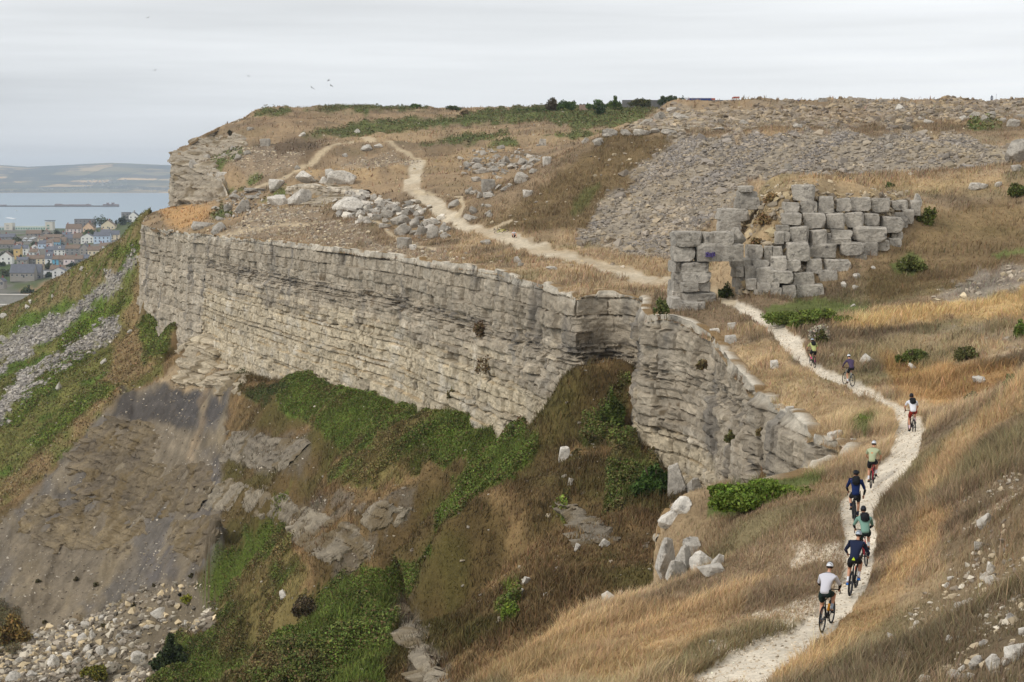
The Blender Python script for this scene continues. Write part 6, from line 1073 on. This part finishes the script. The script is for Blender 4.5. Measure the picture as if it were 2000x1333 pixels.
def head_parts(t, hc, yaw, skin, helm, hair=m_hair, nod=.25):
    """head with face, ears, hair and a vented helmet"""
    hd = empty('head', hc); hd.parent = t; hd.rotation_euler = (-nod, 0, yaw)
    V, F = ICO[4]; P = V / np.linalg.norm(V, axis=1)[:, None]; P = P * np.array([.073, .093, .112]); y, z, x = P[:, 1], P[:, 2], P[:, 0]
    P[:, 0] *= np.where(z < -.02, 1 - .32 * np.clip((-z - .02) / .09, 0, 1), 1); P[:, 1] += np.where(z < -.03, .012, 0)
    P[:, 1] += .026 * np.exp(-(x / .014) ** 2 - ((z + .012) / .026) ** 2) * (y > 0) - .010 * (np.exp(-((np.abs(x) - .03) / .014) ** 2 - ((z - .012) / .012) ** 2)) * (y > 0) + .006 * np.exp(-(x / .026) ** 2 - ((z + .058) / .010) ** 2) * (y > 0)
    for sx in (-1, 1): P[:, 0] += sx * .016 * np.exp(-((x - sx * .073) / .02) ** 2 - (y / .018) ** 2 - ((z + .005) / .03) ** 2)
    link('face', np_mesh('face', P, F, smooth=True), hd, skin)
    for sx in (-1, 1): bm = bmesh.new(); bmesh.ops.create_uvsphere(bm, u_segments=8, v_segments=6, radius=.011, matrix=Matrix.Translation((sx * .03, .078, .012))); bm_obj('eye', bm, m_hair, hd, True)
    k = (P[:, 2] > -.055) & ((P[:, 1] < .03) | (P[:, 2] > .06)); H = P * np.array([1.05, 1.06, 1.04]); f = F[k[F].all(1)]; link('hair', np_mesh('hair', H, f, smooth=True), hd, hair)
    if helm:
        bm = bmesh.new(); n, m = 24, 10; g = []
        for j in range(m + 1):
            el = math.pi / 2 * j / m
            g.append([bm.verts.new((.093 * math.cos(el) * math.cos(a), (.128 if math.sin(a) > 0 else .122) * math.cos(el) * math.sin(a), .118 * math.sin(el) + .020 + (.012 if j == 0 and math.sin(a) > 0 else -.006 * (j == 0)))) for a in [6.2832 * i / n for i in range(n)]])
        for j in range(m):
            for i in range(n): bm.faces.new((g[j][i], g[j][(i + 1) % n], g[j + 1][(i + 1) % n], g[j + 1][i]))
        bmesh.ops.remove_doubles(bm, verts=bm.verts[:], dist=.0005); bm_obj('helmet', bm, helm, hd, True)
        bm = bmesh.new()
        for i in range(7):
            x_ = -.06 + .02 * i
            for yy, zz in ((-.095, .075), (-.045, .118), (.03, .125), (.08, .09)):
                r_ = math.sqrt(max(1 - (x_ / .1) ** 2 - (yy / .13) ** 2, .05)); box_bm(bm, (x_, yy, .020 + .120 * r_), (.009, .036, .012))
        bm_obj('vents', bm, m_blk, hd)
    return hd
def rider(label, bike, ph, loc, rz, jersey, shorts, helm, sleeve='long', arm_c=None, pack=None, socks=None, shoes=None, drop=True, back=.0, yaw=0, lean=0, left_off=False, right_off=False, band=None, gloves=None, skin=None, group="riders strung out along the white path", tail=None, scale=1.0):
    t = empty("person", loc, rz); tag(t, label, 'person', group); t.rotation_euler = (0, lean, rz); R_, L_ = ph; sk = skin or m_skin
    pel = (0, -.27, 1.045); ch_y, ch_z = .03 - back * .12, 1.40 + back * .07; chest = (0, ch_y, ch_z); mid = lerp(pel, chest, .5); mid = (0, mid[1] - .04, mid[2] + .02); neck = (0, ch_y + .13 - back * .05, ch_z + .10); head = (0, ch_y + .20 - back * .08, ch_z + .24)
    body, jer, slv, shr, glv = [], [], [], [], []
    body.append([pel + (.11, .09), mid + (.10, .08), chest + (.115, .08), lerp(chest, neck, .55) + (.06, .055), neck + (.052, .052), lerp(neck, head, .6) + (.05, .055)])
    jer.append([lerp(pel, mid, -.35) + (.150, .122), lerp(pel, mid, .2) + (.152, .122), mid + (.146, .112), chest + (.182, .132), lerp(chest, neck, .5) + (.135, .105), lerp(chest, neck, .85) + (.078, .074)])
    hands = {}
    for sx in (-1, 1):
        sh = (sx * .19, ch_y + .035, ch_z + .015); hand = (sx * (.215 if drop else .30), .47 if drop else .40, .99 if drop else 1.01); 
        if (sx > 0 and right_off): hand = (.30, .02, .93)
        if (sx < 0 and left_off): hand = (-.30, -.02, .90)
        el = (Vector(sh) + Vector(hand)) / 2 + Vector((sx * .09, -.045, -.05)); el = tuple(el); wr = lerp(el, hand, .84); hands[sx] = hand
        body.append([chest + (.115, .08), sh + (.055,), lerp(sh, el, .5) + (.046,), el + (.038,), lerp(el, wr, .5) + (.034,), wr + (.025,), hand + (.030, .022)])
        d_ = (Vector(hand) - Vector(wr)).normalized()
        for fi in range(4):
            b0 = Vector(hand) + d_ * .030 + Vector((sx * (.022 - .015 * fi), 0, -.004)); b1 = b0 + d_ * (.032 - .004 * abs(fi - 1)) + Vector((0, 0, -.022)); b2 = b1 + Vector((0, -.012, -.024)) ; body.append([hand + (.030, .022), tuple(b0) + (.0095,), tuple(b1) + (.0085,), tuple(b2) + (.0075,)])
        th = Vector(hand) + Vector((-sx * .030, .012, -.006)); body.append([hand + (.030, .022), tuple(th) + (.011,), tuple(th + d_ * .03 + Vector((-sx * .006, 0, -.018))) + (.009,)])
        jer.append([chest + (.182, .132), sh + (.082,), lerp(sh, el, .42) + (.062,), lerp(sh, el, .72 if sleeve == 'short' else .98) + ((.060,) if sleeve == 'short' else (.050,))])
        if sleeve == 'long': slv.append([lerp(sh, el, .9) + (.052,), el + (.049,), lerp(el, wr, .5) + (.044,), wr + (.034,)])
        elif sleeve == 'warmer': slv.append([lerp(sh, el, .9) + (.047,), lerp(el, wr, .3) + (.045,), wr + (.034,)])
        glv.append([wr + (.030,), hand + (.036, .028)])
        hip = (sx * .095, -.25, 1.00); q = R_ if sx > 0 else L_; ank = (sx * .125, q[1] - .075, q[2] + .10); kn = kneepos(hip, ank, .44, .44, sx * .12); toe = (sx * .135, q[1] + .10, q[2] + .035); ball = (sx * .13, q[1] + .02, q[2] + .04)
        body.append([pel + (.11, .09), hip + (.095,), lerp(hip, kn, .45) + (.080,), kn + (.055,), lerp(kn, ank, .32) + (.054,), lerp(kn, ank, .75) + (.036,), ank + (.034,), ball + (.034, .028), toe + (.026, .02)])
        shr.append([pel + (.156, .134), hip + (.118,), lerp(hip, kn, .45) + (.097,), lerp(hip, kn, .82) + (.076,)])
        if socks: skinned('sock', [[lerp(kn, ank, .55) + (.046,), lerp(kn, ank, .8) + (.042,), ank + (.041,)]], t, socks, 1)
        skinned('shoe', [[(ank[0], ank[1] - .03, ank[2] - .05, .036), ball + (.042, .034), toe + (.034, .026)], [(ank[0], ank[1] - .03, ank[2] - .05, .036), (ank[0], ank[1] - .005, ank[2] - .01, .040)]], t, shoes or m_blk, 1)
    skinned('body', body, t, sk); skinned('jersey', jer, t, jersey); skinned('shorts', [[lerp(pel, mid, .55) + (.140, .110), pel + (.156, .134)]] + shr, t, shorts)
    if slv:
        for c_ in slv: skinned('sleeve', [c_], t, arm_c or jersey, 2)
    if gloves:
        for c_ in glv: skinned('glove', [c_], t, gloves, 2)
    bk = Vector((0, -(chest[2] - mid[2]), chest[1] - mid[1])).normalized()     # out of the rider's back
    if band: # coloured panel low on the jersey
        skinned('waist_panel', [[lerp(pel, mid, .45) + (.152, .120), lerp(mid, chest, .15) + (.152, .118)]], t, band, 2)
    if pack:
        bm = bmesh.new(); c0 = Vector(lerp(mid, chest, .78)) + bk * .16; up = (Vector(chest) - Vector(mid)).normalized(); M = Matrix((Vector((1, 0, 0)), bk, up)).transposed().to_4x4(); M.translation = c0; bmesh.ops.create_cube(bm, size=1, matrix=M @ Matrix.Diagonal((.27, .13, .34, 1))); bmesh.ops.bevel(bm, geom=bm.edges[:], offset=.045, segments=3, affect='EDGES'); bp = bm_obj('backpack', bm, pack, t, True)
        path_tubes([[(sx * .10, ch_y - .08, ch_z + .06), (sx * .10, ch_y + .05, ch_z + .13), (sx * .11, ch_y + .14, ch_z + .0)] for sx in (-1, 1)], .018, pack, 'strap', bp)
    if tail: tail(t, pel, bk)
    head_parts(t, head, yaw, sk, helm)
    return t
def patch(col, dz, w_, h_, tri=False):
    def f(t, pel, bk):
        c = Vector((0, pel[1], pel[2])) + Vector((0, -.135, dz)); bm = bmesh.new(); v = [(-w_, 0, -h_), (w_, 0, -h_), (0, 0, h_)] if tri else [(-w_, 0, -h_), (w_, 0, -h_), (w_, 0, h_), (-w_, 0, h_)]
        a = [bm.verts.new(Vector(q) + c) for q in v]; b = [bm.verts.new(Vector(q) + c + Vector((0, .03, 0))) for q in v]; bm.faces.new(a); bm.faces.new(b[::-1]); n_ = len(v)
        for i in range(n_): bm.faces.new((a[i], b[i], b[(i + 1) % n_], a[(i + 1) % n_]))
        bm_obj('logo', bm, col, t)
    return f
K = dict(black=solid("black cloth", (30,31,34)), darkgreen=solid("dark green cloth", (28,42,38)), grey=solid("pale grey cloth", (196,194,200)), navy=solid("navy cloth", (30,38,62)), blue=solid("blue cloth", (26,42,86)), sage=solid("sage cloth", (166,172,138)), mint=solid("mint cloth", (118,152,138)), red=solid("rust red cloth", (132,44,34)), white=solid("white cloth", (216,216,220)), lime=solid("lime cloth", (204,232,60)), plum=solid("plum cloth", (74,62,86)), yell=solid("pale yellow cloth", (172,176,116)), pink=solid("pink cloth", (214,70,130)), sky=solid("sky blue cloth", (120,168,190)), brightblue=solid("bright blue", (40,130,224)), cyan=solid("teal cloth", (40,120,140)))
KW = solid("white helmet", (226,228,232), rough=.4); KB = solid("black helmet", (34,36,42), rough=.4); KS = solid("silver helmet", (176,186,196), rough=.4)
F_BLK = solid("black frame", (36,36,40), rough=.4); F_RED = solid("red frame", (170,36,52), rough=.4); F_ORG = solid("orange fork", (222,92,36), rough=.4); F_GRY = solid("grey frame", (150,156,150), rough=.4); F_YEL = solid("neon yellow frame", (206,214,36), rough=.4)
def ride(px, py, head_, bl, rl, fr, ph=.6, lean=0, bk=None, **k):
    """rear wheel stands at the photograph's (px, py) on the path"""
    g = hit(SA, px, py, 30, 130); rz = head_; d = Vector((-math.sin(rz), math.cos(rz), 0)); o = Vector(g) + d * .50
    za, zb = zat(SA, g[0], g[1]), zat(SA, *(Vector(g) + d * 1.05)[:2]); o.z = max(za, zb) * .5 + .5 * min(za, zb) + .015
    b_, R_, L_ = bicycle(bl, o, rz, fr, phase=ph, lean=lean, **(bk or {})); return rider(rl, b_, (R_, L_), o, rz, lean=lean, drop=(bk or {}).get('drop', True), **k)
m_amber = solid("amber bottle", (220,150,30), rough=.3)
ride(1606, 1236, -.42, "black gravel bicycle with amber bottle under the white helmeted front rider", "rider in pale grey top, dark shorts and white helmet, lowest on the path", F_BLK, .9, jersey=K['grey'], shorts=K['darkgreen'], helm=KW, sleeve='long', arm_c=K['black'], socks=solid("grey socks", (150,160,172)), gloves=K['black'], bk=dict(bottle=m_amber))
ride(1660, 1167, -.36, "black mountain bicycle with orange fork", "rider in navy long sleeves with lime triangle on black shorts and blue shoes", F_BLK, .3, .06, jersey=K['navy'], shorts=K['black'], helm=KS, sleeve='long', arm_c=K['navy'], socks=K['white'], shoes=K['brightblue'], band=K['cyan'], gloves=K['white'], tail=patch(K['lime'], .02, .05, .045, True), bk=dict(drop=False, fork_c=F_ORG, tyre_r=.030))
ride(1691, 1107, -.06, "black bicycle with red rear triangle under the mint jacketed rider", "rider in mint jacket with black pack and black helmet", F_RED, 1.9, jersey=K['mint'], shorts=K['darkgreen'], helm=KB, arm_c=K['black'], pack=K['black'], socks=K['white'], gloves=K['black'])
ride(1669, 1024, -.14, "black bicycle with seat bag under the navy backpacked rider", "rider looking aside in navy top with black backpack, one hand hanging loose", F_BLK, -1.2, .03, jersey=K['blue'], shorts=K['black'], helm=KB, arm_c=K['black'], pack=K['black'], socks=K['navy'], yaw=-.9, back=.9, right_off=True, bk=dict(saddlebag=True))
ride(1701, 960, -.32, "red and black gravel bicycle under the sage vested rider", "rider in sage vest with short dark sleeves and white helmet", F_RED, .6, jersey=K['sage'], shorts=K['black'], helm=KW, sleeve='short', socks=K['white'], tail=patch(solid("orange logo", (226,110,60)), .33, .035, .015))
ride(1785, 844, -.04, "dark road bicycle under the red shorted rider", "rider in rust red shorts and white top with a dark strap pack", F_BLK, 1.4, jersey=K['white'], shorts=K['red'], helm=KB, sleeve='short', band=K['sky'], pack=K['black'], socks=solid("pale pink socks", (220,190,196)), gloves=K['black'])
ride(1664, 757, .22, "grey bicycle under the plum jerseyed rider", "rider in plum patterned jersey and white helmet, second from the arch", F_GRY, 1.2, .06, jersey=K['plum'], shorts=K['black'], helm=KW, sleeve='long', arm_c=K['plum'], band=K['yell'], socks=K['white'], gloves=K['black'])
ride(1591, 721, .05, "black flat bar bicycle under the rider nearest the arch", "rider in pale yellow jersey with pink socks, nearest the arch", F_BLK, -.9, jersey=K['yell'], shorts=K['black'], helm=KS, sleeve='short', pack=K['black'], socks=K['pink'], bk=dict(drop=False))
# a cyclist resting by the wide path, the yellow bicycle laid down beside
g = hit(SA, 1003, 464, 120, 320); t = empty("person", Vector(g) + Vector((0, 0, -.02)), math.pi + .25); tag(t, "person in white top sitting on the grass beside the wide path", 'person')
pel = (0, 0, .13); mid = (0, .05, .36); che = (0, .12, .56); nk = (0, .17, .70); hdp = (0, .21, .84); bd = [[pel + (.125, .11), mid + (.12, .095), che + (.14, .10), nk + (.05,), lerp(nk, hdp, .6) + (.05,)]]; js = [[lerp(pel, mid, -.2) + (.145, .115), mid + (.138, .11), che + (.158, .12), lerp(che, nk, .45) + (.125, .10), lerp(che, nk, .8) + (.075,)]]; sh_ = [[lerp(pel, mid, .3) + (.14, .115), pel + (.145, .125)]]
for sx in (-1, 1):
    s0 = (sx * .17, .13, .58); e0 = (sx * .24, .24, .38); h0 = (sx * .08, .42, .44); bd.append([che + (.14, .10), s0 + (.055,), e0 + (.038,), h0 + (.03,)]); js.append([che + (.158, .12), s0 + (.072,), lerp(s0, e0, .6) + (.06,)])
    for fi in range(4): bd.append([h0 + (.03,), (h0[0] - sx * .03, h0[1] + .012 * fi - .02, h0[2] + .02, .009), (h0[0] - sx * .06, h0[1] + .012 * fi - .02, h0[2] + .025, .008)])
    h1 = (sx * .10, .02, .12); k1 = (sx * .20, .44, .40); a1 = (sx * .16, .62, .07); bd.append([pel + (.125, .11), h1 + (.09,), lerp(h1, k1, .5) + (.076,), k1 + (.054,), lerp(k1, a1, .4) + (.05,), a1 + (.034,), (sx * .17, .74, .04, .028)]); sh_.append([pel + (.145, .125), h1 + (.11,), lerp(h1, k1, .8) + (.078,)]); skinned('shoe', [[a1 + (.042,), (sx * .165, .68, .04, .042, .034), (sx * .17, .76, .035, .034, .026)]], t, m_blk, 1)
skinned('body', bd, t, m_skin); skinned('top', js, t, K['white']); skinned('shorts', sh_, t, K['black']); head_parts(t, hdp, 0, m_skin, None)
g = hit(SA, 979, 457, 120, 320); b_, _, _ = bicycle("neon yellow bicycle lying on the grass beside the seated person", Vector(g) + Vector((0, 0, .12)), 0, F_YEL, drop=False, group="resting bicycle"); b_.rotation_euler = (math.radians(18), math.radians(62), math.radians(-70))
b_.location.x -= .0
for lab, px, py in (("tiny distant walker on the skyline near the thin pole", 1937, 199), ("tiny distant walker on the skyline left of the pole", 1845, 199)):
    _q = P3(px, py, 325); _q[2] = float(zat(SA, _q[0], 325.)); t = empty("person", _q); tag(t, lab, 'person'); skinned('body', [[(0, 0, .9, .11), (0, 0, 1.2, .12), (0, 0, 1.45, .13, .1), (0, 0, 1.55, .05), (0, 0, 1.72, .09)], [(0, 0, 1.45, .13, .1), (.2, 0, 1.4, .05), (.24, .02, 1.1, .04), (.22, .06, .85, .03)], [(0, 0, 1.45, .13, .1), (-.2, 0, 1.4, .05), (-.24, .02, 1.1, .04), (-.22, .06, .85, .03)], [(0, 0, .9, .11), (.1, 0, .85, .08), (.11, .08, .45, .06), (.11, .0, .06, .04), (.11, .12, .03, .03)], [(0, 0, .9, .11), (-.1, 0, .85, .08), (-.11, -.05, .45, .06), (-.11, -.12, .06, .04), (-.11, .0, .03, .03)]], t, K['navy'], 1)

# ------------------------------------------------------------------ the air: far things fade into it
hz = bpy.data.materials.new("haze"); hz.use_nodes = True; t_ = hz.node_tree; t_.nodes.clear(); ho = t_.nodes.new("ShaderNodeOutputMaterial"); pv = t_.nodes.new("ShaderNodeVolumePrincipled")
pv.inputs['Color'].default_value = (.74, .86, 1.0, 1); pv.inputs['Density'].default_value = 7.5e-5; pv.inputs['Anisotropy'].default_value = .1; t_.links.new(pv.outputs[0], ho.inputs['Volume'])
bm = bmesh.new(); box_bm(bm, (0, 7900, 130), (19600, 17000, 278)); o = bm_obj("haze", bm, hz); o['kind'] = 'stuff'
